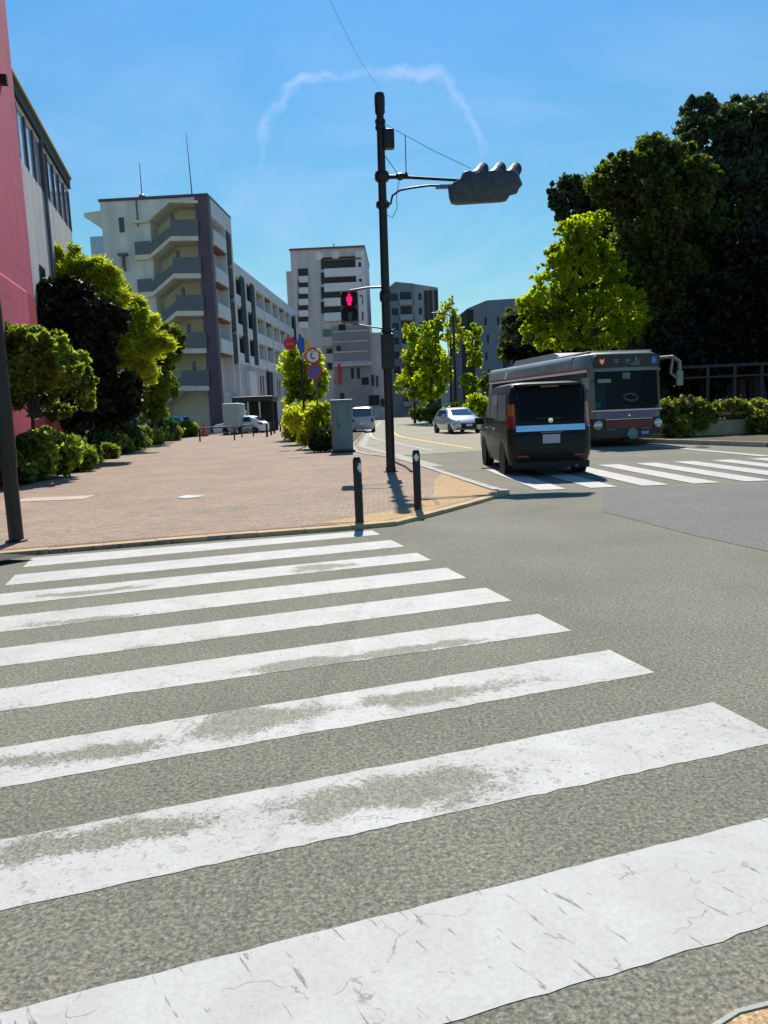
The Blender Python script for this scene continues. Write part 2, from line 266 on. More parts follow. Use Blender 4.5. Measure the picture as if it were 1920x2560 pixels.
# ---------------------------------------------------------------- mesh helpers
def link(o): sc.collection.objects.link(o); return o
def tag(o, label=None, cat=None, group=None, kind=None):
    if label: o['label'] = label
    if cat: o['category'] = cat
    if group: o['group'] = group
    if kind: o['kind'] = kind
    return o
def thing(name, label, cat, loc=(0, 0, 0), rz=0, group=None):
    o = bpy.data.objects.new(name, None); link(o); o.empty_display_size = .2
    o.location = [float(q) for q in loc]; o.rotation_euler = (0, 0, rz)
    return tag(o, label, cat, group)
class MB:
    def __init__(s): s.v = []; s.f = []
    def add(s, vs, fs):
        k = len(s.v); s.v += [tuple(float(c) for c in q) for q in vs]; s.f += [tuple(k+i for i in f) for f in fs]; return s
    def box(s, x0, x1, y0, y1, z0, z1):
        return s.add([(x0, y0, z0), (x1, y0, z0), (x1, y1, z0), (x0, y1, z0), (x0, y0, z1), (x1, y0, z1), (x1, y1, z1), (x0, y1, z1)],
                     [(3, 2, 1, 0), (4, 5, 6, 7), (0, 1, 5, 4), (1, 2, 6, 5), (2, 3, 7, 6), (3, 0, 4, 7)])
    def cbox(s, c, sz): return s.box(c[0]-sz[0]/2, c[0]+sz[0]/2, c[1]-sz[1]/2, c[1]+sz[1]/2, c[2]-sz[2]/2, c[2]+sz[2]/2)
    def rings(s, rs, cap=True, closed=True):
        n = len(rs[0]); vs = [p for r in rs for p in r]; fs = []
        for i in range(len(rs)-1):
            for j in range(n if closed else n-1):
                a = i*n+j; b = i*n+(j+1) % n; fs.append((a, b, b+n, a+n))
        if cap: fs.append(tuple(range(n-1, -1, -1))); fs.append(tuple((len(rs)-1)*n+j for j in range(n)))
        return s.add(vs, fs)
    def tube(s, pts, rad, seg=10, cap=True):
        pts = [Vector([float(c) for c in p]) for p in pts]; rad = rad if isinstance(rad, (list, tuple)) else [rad]*len(pts); rs = []
        t0 = (pts[1]-pts[0]).normalized(); a = Vector((0, 0, 1)) if abs(t0.z) < .9 else Vector((1, 0, 0)); n = t0.cross(a).normalized()
        for i, p in enumerate(pts):
            t = (pts[min(i+1, len(pts)-1)]-pts[max(i-1, 0)]).normalized(); n = (n-t*n.dot(t)).normalized(); b = t.cross(n)
            rs.append([p+(n*math.cos(2*math.pi*j/seg)+b*math.sin(2*math.pi*j/seg))*rad[i] for j in range(seg)])
        return s.rings(rs, cap)
    def prism(s, poly, y0, y1):
        """polygon in x,z extruded along y"""
        return s.rings([[(x, y0, z) for x, z in poly], [(x, y1, z) for x, z in poly]])
    def flat(s, poly, z0, z1):
        return s.rings([[(p[0], p[1], z0) for p in poly], [(p[0], p[1], z1) for p in poly]])
    def lathe(s, c, prof, seg=20, axis='z'):
        rs = []
        for r, h in prof:
            ring = []
            for j in range(seg):
                a = 2*math.pi*j/seg; x, y = r*math.cos(a), r*math.sin(a)
                ring.append((c[0]+x, c[1]+y, c[2]+h) if axis == 'z' else ((c[0]+h, c[1]+x, c[2]+y) if axis == 'x' else (c[0]+x, c[1]+h, c[2]+y)))
            rs.append(ring)
        return s.rings(rs)
    def build(s, name, m, parent=None, smooth=False, bevel=0):
        me = bpy.data.meshes.new(name); me.from_pydata(s.v, [], s.f); me.materials.append(m); me.validate()
        import bmesh
        b = bmesh.new(); b.from_mesh(me); bmesh.ops.recalc_face_normals(b, faces=b.faces); b.to_mesh(me); b.free()
        if smooth: me.shade_smooth(); me.set_sharp_from_angle(angle=R(38))
        o = bpy.data.objects.new(name, me); link(o)
        if parent: o.parent = parent
        if bevel:
            mo = o.modifiers.new('bevel', 'BEVEL'); mo.width = bevel; mo.segments = 2; mo.limit_method = 'ANGLE'; mo.angle_limit = R(40)
        return o
def copy_tree(o, parent=None):
    c = o.copy(); link(c); c.parent = parent
    for ch in [q for q in bpy.data.objects if q.parent == o]: copy_tree(ch, c)
    return c
def rrect(w, h, r, n=4, cx=0, cz=0):
    out = []
    for (sx, sz, a0) in ((1, 1, 0), (-1, 1, 90), (-1, -1, 180), (1, -1, 270)):
        for i in range(n+1):
            a = R(a0+90*i/n); out.append((cx+sx*(w/2-r)+r*math.cos(a), cz+sz*(h/2-r)+r*math.sin(a)))
    return out

# ---------------------------------------------------------------- setting
def sheet(name, poly, z, m, kind='structure', thick=None):
    b = MB()
    if thick: b.flat(poly, z-thick, z)
    else: b.add([(p[0], p[1], z) for p in poly], [tuple(range(len(poly)))])
    o = b.build(name, m); tag(o, kind=kind); return o
sheet('ground', [(-900, -60), (900, -60), (900, 2500), (-900, 2500)], -.03, M_gnd)
sheet('intersection', [(-30, -12), (40, -12), (40, 21.6), (10.8, 21.6), (9.0, 26.1), (8.4, 27), (.25, 24.8), (1.1, 19.45), (1.95, 13.68), (2.11, 13), (1.4, 11.71), (.32, 10.13), (-.18, 9.78), (-2.42, 9.26), (-4.41, 8.72), (-30, 2.0)], 0, M_asph)
sheet('road', [(.49, 24.9), (8.4, 27), (7.9, 36), (6.6, 50), (5.1, 62.7), (5.0, 112), (14, 220), (40, 420), (30, 420), (6, 220), (-.6, 112), (-.94, 73), (-1.13, 32.35), (.45, 23.5)], .004, M_road)
sheet('asphalt_patch', [(3.75, 13.0), (5.0, 12.9), (9, 12.6), (20, 12), (20, -1), (5.6, 1.8), (4.2, 5.3), (3.35, 8.3), (2.95, 10.4)], .004, M_asph2)
WK = [(-30, .0), (-4.41, 8.72), (-2.42, 9.26), (-.18, 9.78), (.32, 10.13), (1.4, 11.71), (2.11, 13.0), (1.95, 13.68), (1.1, 19.45), (.49, 23.14), (-1.13, 32.35), (-.94, 73), (-1.2, 130), (-19, 130), (-18.9, 69.5), (-14.2, 45.5), (-9.2, 21.7), (-8.55, 18.6), (-30, 12)]
sheet('sidewalk', WK, .045, M_walk, thick=.07)
def strip(name, pts, w, z0, z1, m, side=1):
    b = MB()
    P_ = [np.array(p, float) for p in pts]
    L, Rr = [], []
    for i, p in enumerate(P_):
        d = P_[min(i+1, len(P_)-1)]-P_[max(i-1, 0)]; d /= np.linalg.norm(d); n = np.array([-d[1], d[0]])*side
        L.append(p); Rr.append(p+n*w)
    if 'kerb' in name and name != 'near_kerb':
        seg = [0]+list(np.cumsum([np.linalg.norm(P_[i+1]-P_[i]) for i in range(len(P_)-1)])); tot = min(seg[-1], 70)
        def pt(d, arr): return np.array([np.interp(d, seg, [a[0] for a in arr]), np.interp(d, seg, [a[1] for a in arr])])
        d = 0
        while d < tot:
            e = min(d+.6, tot)-.010; m2 = (d+e)/2; a_ = [pt(q, L) for q in (d, m2, e)]; c_ = [pt(q, Rr) for q in (e, m2, d)]; pl_ = a_+c_
            b.flat(pl_ if side > 0 else pl_[::-1], z0, z1+random.uniform(-.004, .004)); d += .6
        o = b.build(name, m); tag(o, kind='structure'); return o
    for i in range(len(P_)-1):
        b.flat([L[i], L[i+1], Rr[i+1], Rr[i]] if side > 0 else [L[i], Rr[i], Rr[i+1], L[i+1]], z0, z1)
    o = b.build(name, m); tag(o, kind='structure'); return o
def smooth_line(pts, n=5):
    out = []
    for i in range(len(pts)-1):
        p0 = np.array(pts[max(i-1, 0)]); p1 = np.array(pts[i]); p2 = np.array(pts[i+1]); p3 = np.array(pts[min(i+2, len(pts)-1)])
        for k in range(n):
            t = k/n; out.append(tuple(.5*((2*p1)+(-p0+p2)*t+(2*p0-5*p1+4*p2-p3)*t*t+(-p0+3*p1-3*p2+p3)*t**3)))
    out.append(tuple(pts[-1])); return out
strip('kerb', smooth_line([(-12, 6.63), (-4.41, 8.72), (-2.42, 9.26), (-.18, 9.78), (.32, 10.13), (1.4, 11.71), (2.05, 12.8)], 4), .16, -.02, .052, M_kerb, 1)
strip('kerb', smooth_line([(2.05, 12.8), (2.15, 13.15), (1.95, 13.68), (1.1, 19.45), (.49, 23.14), (-1.13, 32.35), (-.94, 73), (-1.2, 130)], 4), .16, -.02, .065, M_kerbg, 1)
strip('paving_border', smooth_line([(-11.9, 6.82), (-4.45, 8.89), (-2.46, 9.43), (-.6, 9.85)], 4), .12, .04, .0485, groundmat('border_bricks', (.24, .12, .09), .9, (.15, .09, .08), tiles=5), 1)
# tan apron on the corner with the swept arcs
sheet('sidewalk_apron', [(-.1, 9.98), (.27, 10.33), (1.25, 11.85), (1.85, 12.85), (1.78, 13.6), (1.3, 17.0), (1.0, 15.0), (.85, 12.9), (.3, 11.2), (-.9, 10.1)], .049, M_walk2)
strip('gutter', [(1.27, 19.5), (.66, 23.2), (-.96, 32.35), (-.77, 73)], .3, .006, .010, mat('gutter_concrete', (.30, .30, .26), .85, var=.12), -1)
# crosswalk in front of the viewer
STR = [[(-3.995, 8.631), (-0.159, 9.589), (-0.056, 9.237), (-3.845, 8.068)], [(-3.738, 7.668), (0.071, 8.805), (0.207, 8.343), (-3.605, 7.168)],
 [(-3.506, 6.792), (0.323, 7.947), (0.447, 7.525), (-3.378, 6.314)], [(-3.266, 5.892), (0.562, 7.132), (0.7, 6.663), (-3.139, 5.415)],
 [(-3.02, 4.968), (0.816, 6.268), (0.953, 5.801), (-2.91, 4.551)], [(-2.79, 4.101), (1.072, 5.396), (1.202, 4.953), (-2.693, 3.739)],
 [(-2.557, 3.227), (1.328, 4.523), (1.452, 4.099), (-2.443, 2.797)], [(-2.327, 2.362), (1.584, 3.65), (1.717, 3.198), (-2.211, 1.924)],
 [(-2.09, 1.471), (1.847, 2.755), (1.974, 2.321), (-1.976, 1.041)]]
b = MB()
for q in STR:
    n = 70; T = [np.array(q[0])*(1-t)+np.array(q[1])*t for t in np.linspace(0, 1, n)]; B = [np.array(q[3])*(1-t)+np.array(q[2])*t for t in np.linspace(0, 1, n)]
    T = [p+np.array([0, random.gauss(0, .0025)]) for p in T]; B = [p+np.array([0, random.gauss(0, .0035)]) for p in B]
    b.add([(*p, .002) for p in T]+[(*p, .002) for p in B], [(i, i+1, n+i+1, n+i) for i in range(n-1)])
tag(b.build('crosswalk_marking', M_paint), kind='structure')
b = MB()
for k in range(-3, 16):
    x = 5.02+k*.87; b.add([(x, 17.95, .009), (x+.47, 17.93, .009), (x+.80+.02*k, 13.25, .009), (x+.33+.02*k, 13.25, .009)], [(0, 1, 2, 3)])
b.add([(8.25, 26.0, .009), (8.45, 26.0, .009), (9.35, 18.5, .009), (9.05, 18.5, .009)], [(0, 1, 2, 3)])
b.add([(9.05, 18.5, .009), (9.35, 18.5, .009), (20, 17.9, .009), (20, 18.2, .009)], [(0, 1, 2, 3)])
tag(b.build('far_crosswalk_marking', M_paint), kind='structure')
b = MB()
yl = smooth_line([(3.2, 26.9), (1.95, 35), (.95, 43.6), (.9, 60), (1.6, 100)], 6)
b.add([(p[0]-.09, p[1], .012) for p in yl]+[(p[0]+.09, p[1], .012) for p in yl], [(i, i+1, len(yl)+i+1, len(yl)+i) for i in range(len(yl)-1)])
tag(b.build('yellow_line_marking', M_yel), kind='structure')
b = MB()
for off in (-.55, 3.9):
    wl = [(p[0]+off+(.0 if off > 0 else -.9), p[1]) for p in yl]
    b.add([(p[0]-.06, p[1], .012) for p in wl]+[(p[0]+.06, p[1], .012) for p in wl], [(i, i+1, len(wl)+i+1, len(wl)+i) for i in range(len(wl)-1)])
tag(b.build('white_line_marking', M_paint), kind='structure')
# near corner under the viewer's right foot
NC = [(.52, 1.15), (.61, 1.48), (.70, 1.62), (.80, 1.675), (.95, 1.71), (1.4, 1.78), (4, 2.1), (4, .2), (.52, .2)]
sheet('near_sidewalk', NC, .03, M_walk2, thick=.04)
strip('near_kerb', NC[:7], .012, -.01, .034, M_kerbg, 1)
# right-hand verge
RV = [(9.0, 26.1), (10.8, 21.6), (40, 20.2), (60, 20), (60, 120), (5.3, 112), (5.3, 62.7), (6.8, 50), (8.1, 36), (8.6, 27)]
sheet('verge', RV, .10, M_soil, thick=.13)
strip('verge_kerb', [(60, 19.9), (40, 20.1), (10.8, 21.55), (9.0, 26.05), (8.5, 27), (8.0, 36), (6.7, 50), (5.2, 62.7), (5.1, 112)], .16, -.02, .14, M_kerbg, -1)
sheet('grass_verge', [(-8.4, 17.2), (-8.55, 18.6), (-9.1, 21.7), (-14.1, 45.5), (-18.8, 69.5), (-40, 69.5), (-40, 12.5), (-12, 15)], .049, leafmat('turf', (.05, .07, .015), (.16, .17, .04), .2, 3))
sheet('planting_bed', [(-1.3, 27.6), (-1.25, 32), (-1.1, 60), (-3.2, 60), (-3.5, 47), (-2.7, 33), (-2.2, 29.0)], .075, M_soil, thick=.03)
# hills on the horizon
b = MB(); hp = [(-1200+i*60, 25+18*math.sin(i*.9)+10*math.sin(i*2.3)) for i in range(41)]
b.rings([[(x, 1500, -2) for x, z in hp], [(x, 1650, z) for x, z in hp], [(x, 2000, -2) for x, z in hp]], cap=False, closed=False)
tag(b.build('hills', mat('far_hill', (.05, .09, .12), .9, var=.2, scale=.01)), kind='structure')
# round covers
def cover(name, lab, x, y, r, m):
    o = MB().lathe((x, y, .0495), [(r, 0), (r, .006), (r*.86, .006), (r*.84, .003), (r*.1, .003), (.001, .003)], 28).build(name, m)
    return tag(o, lab, 'manhole cover')
p = gd(412, 1073, .05); cover('manhole_cover', 'pale worn metal manhole cover in the middle of the paved walkway', p[0], p[1], .24, M_lgrey)
p = gd(640, 987, .05); cover('manhole_cover', 'small dark manhole cover near the green utility cabinet', p[0], p[1], .3, mat('dark_iron', (.06, .06, .09), .6))
p = gd(95, 1078, .05); b = MB().box(p[0]-.5, p[0]+.9, p[1]-.35, p[1]+.35, .046, .053); tag(b.build('access_cover', mat('pale_cover', (.42, .33, .27), .8, var=.2, scale=5)), 'rectangular pale paver-filled access cover beside the left pole', 'access cover')

# ---------------------------------------------------------------- signal pole
def disc(b, c, r, y0, y1, seg=28): return b.lathe((c[0], 0, c[1]), [(r, y0), (r, y1)], seg, 'y')
Z0 = .045
sp = thing('signal_pole', 'tall black signal pole at the corner with signal arm to the right', 'signal pole', (.2, 18, Z0))
sp.rotation_euler = (0, .010, 0)
def lp(u, v, Y=18): q = at(u, v, Y); return np.array([q[0]-.2, q[1]-18, q[2]-Z0])
def zz(v, u=835): return float(lp(u, v)[2])
MB().tube([(0, 0, 0), (0, 0, 3.2), (0, 0, 6.5), (0, 0, zz(215))], [.105, .10, .09, .08], 16).build('shaft', M_blk, sp, True)
MB().lathe((0, 0, 0), [(.17, 0), (.17, .025), (.12, .03), (.115, .12)], 16).build('base_flange', M_blk, sp, True)
b = MB()
for v, r, h in ((218, .115, .16), (236, .11, .10), (262, .115, .05), (275, .115, .05), (381, .16, .10), (442, .15, .07), (640, .135, .12), (716, .12, .06)):
    MB().lathe((0, 0, zz(v)), [(r*.85, -h), (r, -h*.6), (r, h*.6), (r*.85, h)], 16).build('collar', M_blk, sp, True)
MB().box(.05, .30, -.13, .13, zz(322), zz(280)).build('junction_box', M_blk, sp, bevel=.05)
MB().box(-.14, .16, -.28, -.06, zz(800), zz(722)).build('control_box', M_blk, sp, bevel=.04)
MB().add([(.1, -.05, zz(716)), (.22, 0, zz(708)), (.1, .05, zz(712)), (.1, 0, zz(722))], [(0, 1, 2), (0, 3, 1), (1, 3, 2), (0, 2, 3)]).build('bracket', M_blk, sp)
arm = MB(); arm.tube([(0, 0, zz(382)), lp(850, 382), lp(880, 383), lp(985, 388)], [.05, .045, .035, .032], 8)
arm.tube([(.08, 0, zz(444)), lp(838, 440), lp(842, 422), lp(857, 411), lp(880, 406), lp(920, 400), lp(985, 400)], .024, 8)
arm.lathe(tuple(lp(858, 381)), [(.03, -.08), (.10, -.04), (.10, .04), (.03, .08)], 12)
arm.tube([lp(868, 377), lp(870, 372), lp(872, 383)], [.02, .03, .05], 8)
arm = arm.build('signal_arm', M_blk, sp, True)
MB().tube([lp(868, 292), lp(871, 378)], .012, 6).build('stay_rod', mat('rod_purple', (.10, .07, .22), .5), sp)
MB().tube([(.07, 0, zz(266)), lp(868, 292), lp(930, 325), lp(1010, 362)], .006, 5).build('stay_wire', M_blk, sp)
MB().tube([(.07, 0, zz(335)), lp(857, 381), lp(851, 420), lp(852, 450), lp(842, 470), (.08, 0, zz(464))], .008, 5).build('loose_wire', M_blk, sp)
# vehicle signal head: lenses face away from the viewer, hoods rise over the top edge
c0 = lp(1042, 402)
rotm = Matrix.Rotation(R(0), 4, 'Z')
pxm = 18/1667
def tr(mb):
    mb.v = [tuple((rotm @ Vector(q))+Vector([float(t) for t in c0])) for q in mb.v]; return mb
hp_ = [((u-1042)*pxm, (402-v)*pxm) for u, v in ((966, 402), (968, 420), (972, 431), (982, 434), (1076, 431), (1086, 429), (1094, 418), (1108, 415), (1112, 406), (1118, 400), (1110, 380), (1100, 372), (1030, 373), (1020, 376), (1008, 370), (996, 373), (988, 387), (978, 391))]
cx_ = sum(p[0] for p in hp_)/len(hp_); cz_ = sum(p[1] for p in hp_)/len(hp_)
def hr(y, k): return [(cx_+(x-cx_)*k, y, cz_+(z-cz_)*k) for x, z in hp_]
head = tr(MB().rings([hr(-.13, .86), hr(-.11, .96), hr(-.06, 1), hr(.10, 1), hr(.13, .95)])).build('signal_head', mat('signal_body', (.055, .065, .075), .5, .2, var=.35, scale=6), sp, True)
for i, (u, v) in enumerate(((1023, 384), (1060, 384), (1093, 386))):
    bx_, bz_ = (u-1042)*pxm, (402-v)*pxm; h = MB(); n = 18; rs = []
    def hoop(L, r_, dz_=0): return [(bx_+L*.50+r_*math.cos(R(20*j)), .09+L, bz_+dz_+L*.74+r_*1.12*math.sin(R(20*j))) for j in range(18)]
    vz = tr(MB().rings([hoop(0, .165), hoop(.38, .13), hoop(.43, .128), hoop(.43, .115), hoop(.30, .11)], cap=False)).build('visor', M_blk, head, True)
    tr(MB().rings([hoop(.26, .146), hoop(.475, .134), hoop(.475, .02)])).build('visor_mouth', M_dk, vz, True)
    tr(MB().rings([hoop(.05, .12), hoop(.08, .10)])).build('lens', M_blk, vz, True)
tr(MB().box(-1.1, -.74, -.05, .05, .0, .07)).build('mounting_bracket', M_grey, head, True)
for k in range(3): tr(MB().lathe((-.30+k*.32, -.135, -.04), [(.02, -.008), (.02, .0)], 8, 'y')).build('bolt', M_blk, head)
# pedestrian signal
ped = MB(); q = lp(752, 667)
ped.box(q[0]-.20, q[0]+.20, -.10, .10, zz(700, 752), zz(633, 752))
ped = ped.build('pedestrian_signal', M_grey, sp, bevel=.03)
zt, zb_, zm = zz(633, 752), zz(700, 752), zz(667, 752)
for (a, b_) in ((zm+.02, zt-.02), (zb_+.02, zm-.02)):
    rs = [[(q[0]+x, y, (a+b_)/2+z) for x, z in rrect(w, b_-a if False else (b_-a), .07)] for y, w in ((-.104, .35), (-.30, .37))]
    inner = [[(q[0]+x*.94, y, (a+b_)/2+z*.94) for x, z in rrect(.35, b_-a, .07)] for y in (-.30, -.108)]
    MB().rings(rs+inner, cap=False).build('visor', M_blk, ped, True)
    MB().prism(rrect(.33, abs(b_-a)-.01, .05, cx=q[0], cz=(a+b_)/2), -.112, -.104).build('lamp_glass', M_dk, ped)
MB().box(q[0]-.2, q[0]+.2, -.12, -.104, zm-.012, zm+.012).build('divider', mat('divider_red_bleed', (.40, .08, .22), .5), ped)  # pink bleed of the red figure's light put into the divider colour
zc = (zm+zt)/2; man = MB(); red_lit = mat('red_lit', (.8, .0, .06), .4, emit=((1, .0, .12), 1.1))
man.lathe((q[0], -.118, zc+.105), [(.001, -.004), (.03, -.004), (.03, .002)], 14, 'y')
man.prism([(q[0]+x, zc+z) for x, z in ((-.04, .072), (.04, .072), (.062, .05), (.06, -.03), (.042, -.03), (.036, -.135), (-.036, -.135), (-.042, -.03), (-.06, -.03), (-.062, .05))], -.122, -.114)
man.build('red_standing_figure', red_lit, ped)
zc2 = (zb_+zm)/2
MB().prism([(q[0]+x, zc2+z) for x, z in ((-.02, .06), (.03, .08), (.05, 0), (.04, -.11), (-.03, -.11), (-.05, -.02))], -.122, -.114).build('unlit_walking_figure', mat('unlit_figure', (.10, .11, .10), .5), ped)
pa = MB(); pa.tube([(0, 0, zz(620)), lp(790, 622), lp(752, 629), (q[0], 0, zt)], .025, 8); pa.build('pedestrian_signal_arm', M_grey, sp, True); pa = MB(); pa.tube([(0, 0, zz(711)), (q[0]+.25, 0, zz(704, 760)), (q[0], 0, zb_)], .018, 8)
pa.build('pedestrian_signal_arm', M_grey, sp, True)
cab_ = MB().tube([(.30, 18, 8.42), at(770, 118, 13), at(712, 0, 9.5), at(640, -140, 6.5)], .0025, 5).build('overhead_cable', M_grey); tag(cab_, 'thin overhead cable running from the signal pole top over the viewer', 'cable')
hose = MB().tube([(*gd(851, 997, .06), .07), (*gd(862, 1002, .06), .06), (*gd(878, 1009, .06), .06), (*gd(889, 1019, .06), .06)], .03, 6).build('cable_conduit', M_blkm, None, True); tag(hose, 'short black conduit lying curved on the kerb beside the signal pole', 'conduit')

# bollards
def bollard(lab, u, v, marks):
    p = gd(u, v, Z0); t = thing('bollard', lab, 'bollard', (p[0], p[1], Z0), 0, 'black bollards at the crossing corner')
    MB().lathe((0, 0, 0), [(.058, 0), (.055, .05), (.055, .80), (.048, .84), (.03, .862), (.001, .868)], 18).build('post', M_blk, t, True)
    MB().lathe((0, 0, 0), [(.075, 0), (.075, .012), (.06, .02)], 18).build('base_ring', M_grey, t, True)
    b = MB(); n = 5
    a0, a1, z0, z1 = marks
    for i in range(n):
        x, y = R(a0+(a1-a0)*i/n), R(a0+(a1-a0)*(i+1)/n)
        hgt = math.sin(math.pi*(i+.5)/n)*(z1-z0)/2; zm_ = (z0+z1)/2
        b.add([(.0565*math.cos(x), .0565*math.sin(x), zm_-hgt), (.0565*math.cos(y), .0565*math.sin(y), zm_-hgt), (.0565*math.cos(y), .0565*math.sin(y), zm_+hgt), (.0565*math.cos(x), .0565*math.sin(x), zm_+hgt)], [(0, 1, 2, 3)])
    b.build('reflective_mark', M_refl, t)
bollard('black bollard left of the signal pole, the nearer of the two', 777, 1130, (-85, -5, .66, .79))
bollard('black bollard right of the signal pole, the farther of the two', 903, 1101, (-130, -50, .70, .81))
# left pole
p = gd(36, 1170, Z0); t = thing('utility_pole', 'thick black pole at the left edge beside the kerb', 'pole', (p[0], p[1], Z0))
MB().tube([(0, 0, 0), (0, 0, .9), (0, 0, 1.0), (0, 0, 7)], [.088, .088, .105, .10], 20).build('shaft', M_blk, t, True)
MB().box(-.30, -.06, -.12, .12, 1.05, 1.75).build('switch_box', M_blk, t, bevel=.02)
MB().lathe((0, 0, 0), [(.13, 0), (.13, .02), (.095, .03)], 20).build('base_flange', M_blk, t, True)
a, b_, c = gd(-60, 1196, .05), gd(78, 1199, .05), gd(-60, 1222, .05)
o = MB().rings([[(a[0], a[1], .05), (b_[0], b_[1], .05), (c[0], c[1], .05)], [(a[0], a[1]-.02, .075), (b_[0]-.12, b_[1], .056), (c[0], c[1]+.02, .06)]]).build('shadow_wedge', M_blkm); tag(o, 'black wedge added in place of a shadow patch at the left pole foot', 'shadow patch')  # dark wedge added to stand for a shadow patch on the kerb

# ---------------------------------------------------------------- utility cabinet and road signs
p = gd(742, 978, Z0); t = thing('utility_cabinet', 'green-blue metal utility cabinet beside the yellow shrub', 'utility cabinet', (p[0], p[1], Z0), R(6))
MB().box(-.36, .36, 0, .5, .09, 1.78).build('housing', M_teal, t, bevel=.015)
MB().box(-.40, .40, -.03, .53, 1.78, 1.85).build('lid', M_teal, t, bevel=.02)
MB().box(-.40, .42, -.05, .55, 0, .09).build('plinth', M_blk, t)
MB().box(-.15, .34, -.012, -.001, .14, 1.72).build('door', M_teal, t, bevel=.006)
MB().box(-.33, -.17, -.012, -.001, .14, 1.72).build('side_panel', mat('cabinet_grey', (.14, .17, .19), .5, var=.15), t, bevel=.006)
MB().box(-.125, -.10, -.03, -.012, .85, 1.05).build('handle', M_blk, t)
MB().box(-.29, -.21, -.016, -.012, .62, .80).build('sticker', M_or, t)
def ring_sign(t, c, r, ringm, facem, y=-.06):
    d = MB().lathe((c[0], y, c[1]), [(r, 0), (r, .012)], 30, 'y').build('sign_plate', ringm, t)
    MB().lathe((c[0], y-.004, c[1]), [(r*.76, 0), (r*.76, .003)], 30, 'y').build('sign_face', facem, d)
    return d
SY = 31; q = at(680, 780, SY); t = thing('road_sign', 'pole with two round red-ringed signs, no-parking sign below', 'road sign', (q[0], SY, Z0))
def sl_(u, v, Y=SY): g = at(u, v, Y); return (g[0]-q[0], g[2]-Z0)
MB().tube([(.02, 0, 0), (.02, 0, sl_(676, 750)[1])], .035, 10).build('post', M_grey, t, True)
c1 = sl_(676, 769); d = ring_sign(t, c1, .32, M_red, M_white)
arc = MB(); n = 10
for i in range(n):
    a0, a1 = R(100+200*i/n), R(100+200*(i+1)/n)
    arc.add([(c1[0]+.02+r_*math.cos(a), -.075, c1[1]+r_*math.sin(a)) for a, r_ in ((a0, .07), (a1, .07), (a1, .13), (a0, .13))], [(0, 1, 2, 3)])
arc.build('sign_numeral', M_blue, d)
MB().box(c1[0]-.24, c1[0]+.24, -.068, -.063, c1[1]+.14, c1[1]+.20).build('sign_bar', M_lgrey, d)
c2 = sl_(679, 803); d = ring_sign(t, c2, .31, M_red, M_blue)
MB().add([(c2[0]+x, -.072, c2[1]+z) for x, z in ((-.20, .15), (-.15, .20), (.20, -.15), (.15, -.20))], [(0, 1, 2, 3)]).build('sign_slash', M_red, d)
SY = 34; q = at(652, 790, SY); t = thing('road_sign', 'dark signpost with red disc sign and narrow blue sign behind', 'road sign', (q[0], SY, Z0))
MB().tube([(.0, 0, 0), (-.02, 0, sl_(650, 722, 34)[1])], .05, 10).build('post', M_blk, t, True)
c1 = sl_(627, 743, 34); d = MB().lathe((c1[0], -.05, c1[1]), [(.27, 0), (.27, .012)], 28, 'y').build('sign_plate', M_red, t)
b = MB()
for k in (-.12, -.04, .04, .12): b.box(c1[0]+k-.025, c1[0]+k+.02, -.055, -.051, c1[1]-.04, c1[1]+.05)
b.build('sign_lettering', mat('sign_pink', (.62, .25, .28), .5), d)
MB().box(c1[0], 0, -.02, .02, c1[1]-.02, c1[1]+.02).build('sign_bracket', M_grey, t)
c2 = sl_(652, 745, 34); s_ = MB().lathe((c2[0], -.07, c2[1]), [(.34, 0), (.34, .012)], 28, 'y'); s_.v = [((x-c2[0])*.52+c2[0], y+(x-c2[0])*.8, z) for x, y, z in s_.v]
s_.build('blue_sign_plate', M_blue, t)
MB().box(c2[0]-.12, c2[0]+.36, -.06, -.04, c2[1]-.62, c2[1]-.42).build('supplementary_plate', mat('plate_grey', (.40, .36, .42), .5), t)
MB().add([(c2[0]+.1, .02, c2[1]-.32), (c2[0]+.46, .02, c2[1]-.1), (c2[0]+.12, .02, c2[1]+.28), (c2[0]+.1, .04, c2[1]-.32), (c2[0]+.46, .04, c2[1]-.1), (c2[0]+.12, .04, c2[1]+.28)], [(0, 1, 2), (5, 4, 3), (0, 1, 4, 3), (1, 2, 5, 4), (2, 0, 3, 5)]).build('yellow_plate', mat('sign_yellow', (.65, .50, .08), .5), t)
# light post by the far road
q = gd(985, 893, .1); q = at(985, 880, 62); t = thing('lamp_post', 'slim dark post standing among young trees beside the road', 'lamp post', (q[0], 62, .1))
zt = at(980, 690, 62)[2]; MB().tube([(0, 0, 0), (0, 0, zt*.5), (0, 0, zt)], [.13, .10, .07], 10).build('shaft', M_blk, t, True)
MB().tube([(0, 0, zt), (-.5, 0, zt+.35), (-1.2, 0, zt+.45)], [.05, .04, .04], 8).build('arm', M_blk, t, True)
MB().box(-1.7, -1.1, -.12, .12, zt+.38, zt+.50).build('lamp_head', M_grey, t, bevel=.04)

# ---------------------------------------------------------------- buildings
def window(bmb, *a): return bmb
RD = -.225
# red building, leftmost
q = at(60, 500, 25); t = thing('red_building', 'tall pink-red rendered building at the left edge', 'building', (q[0], 25, 0), -RD)
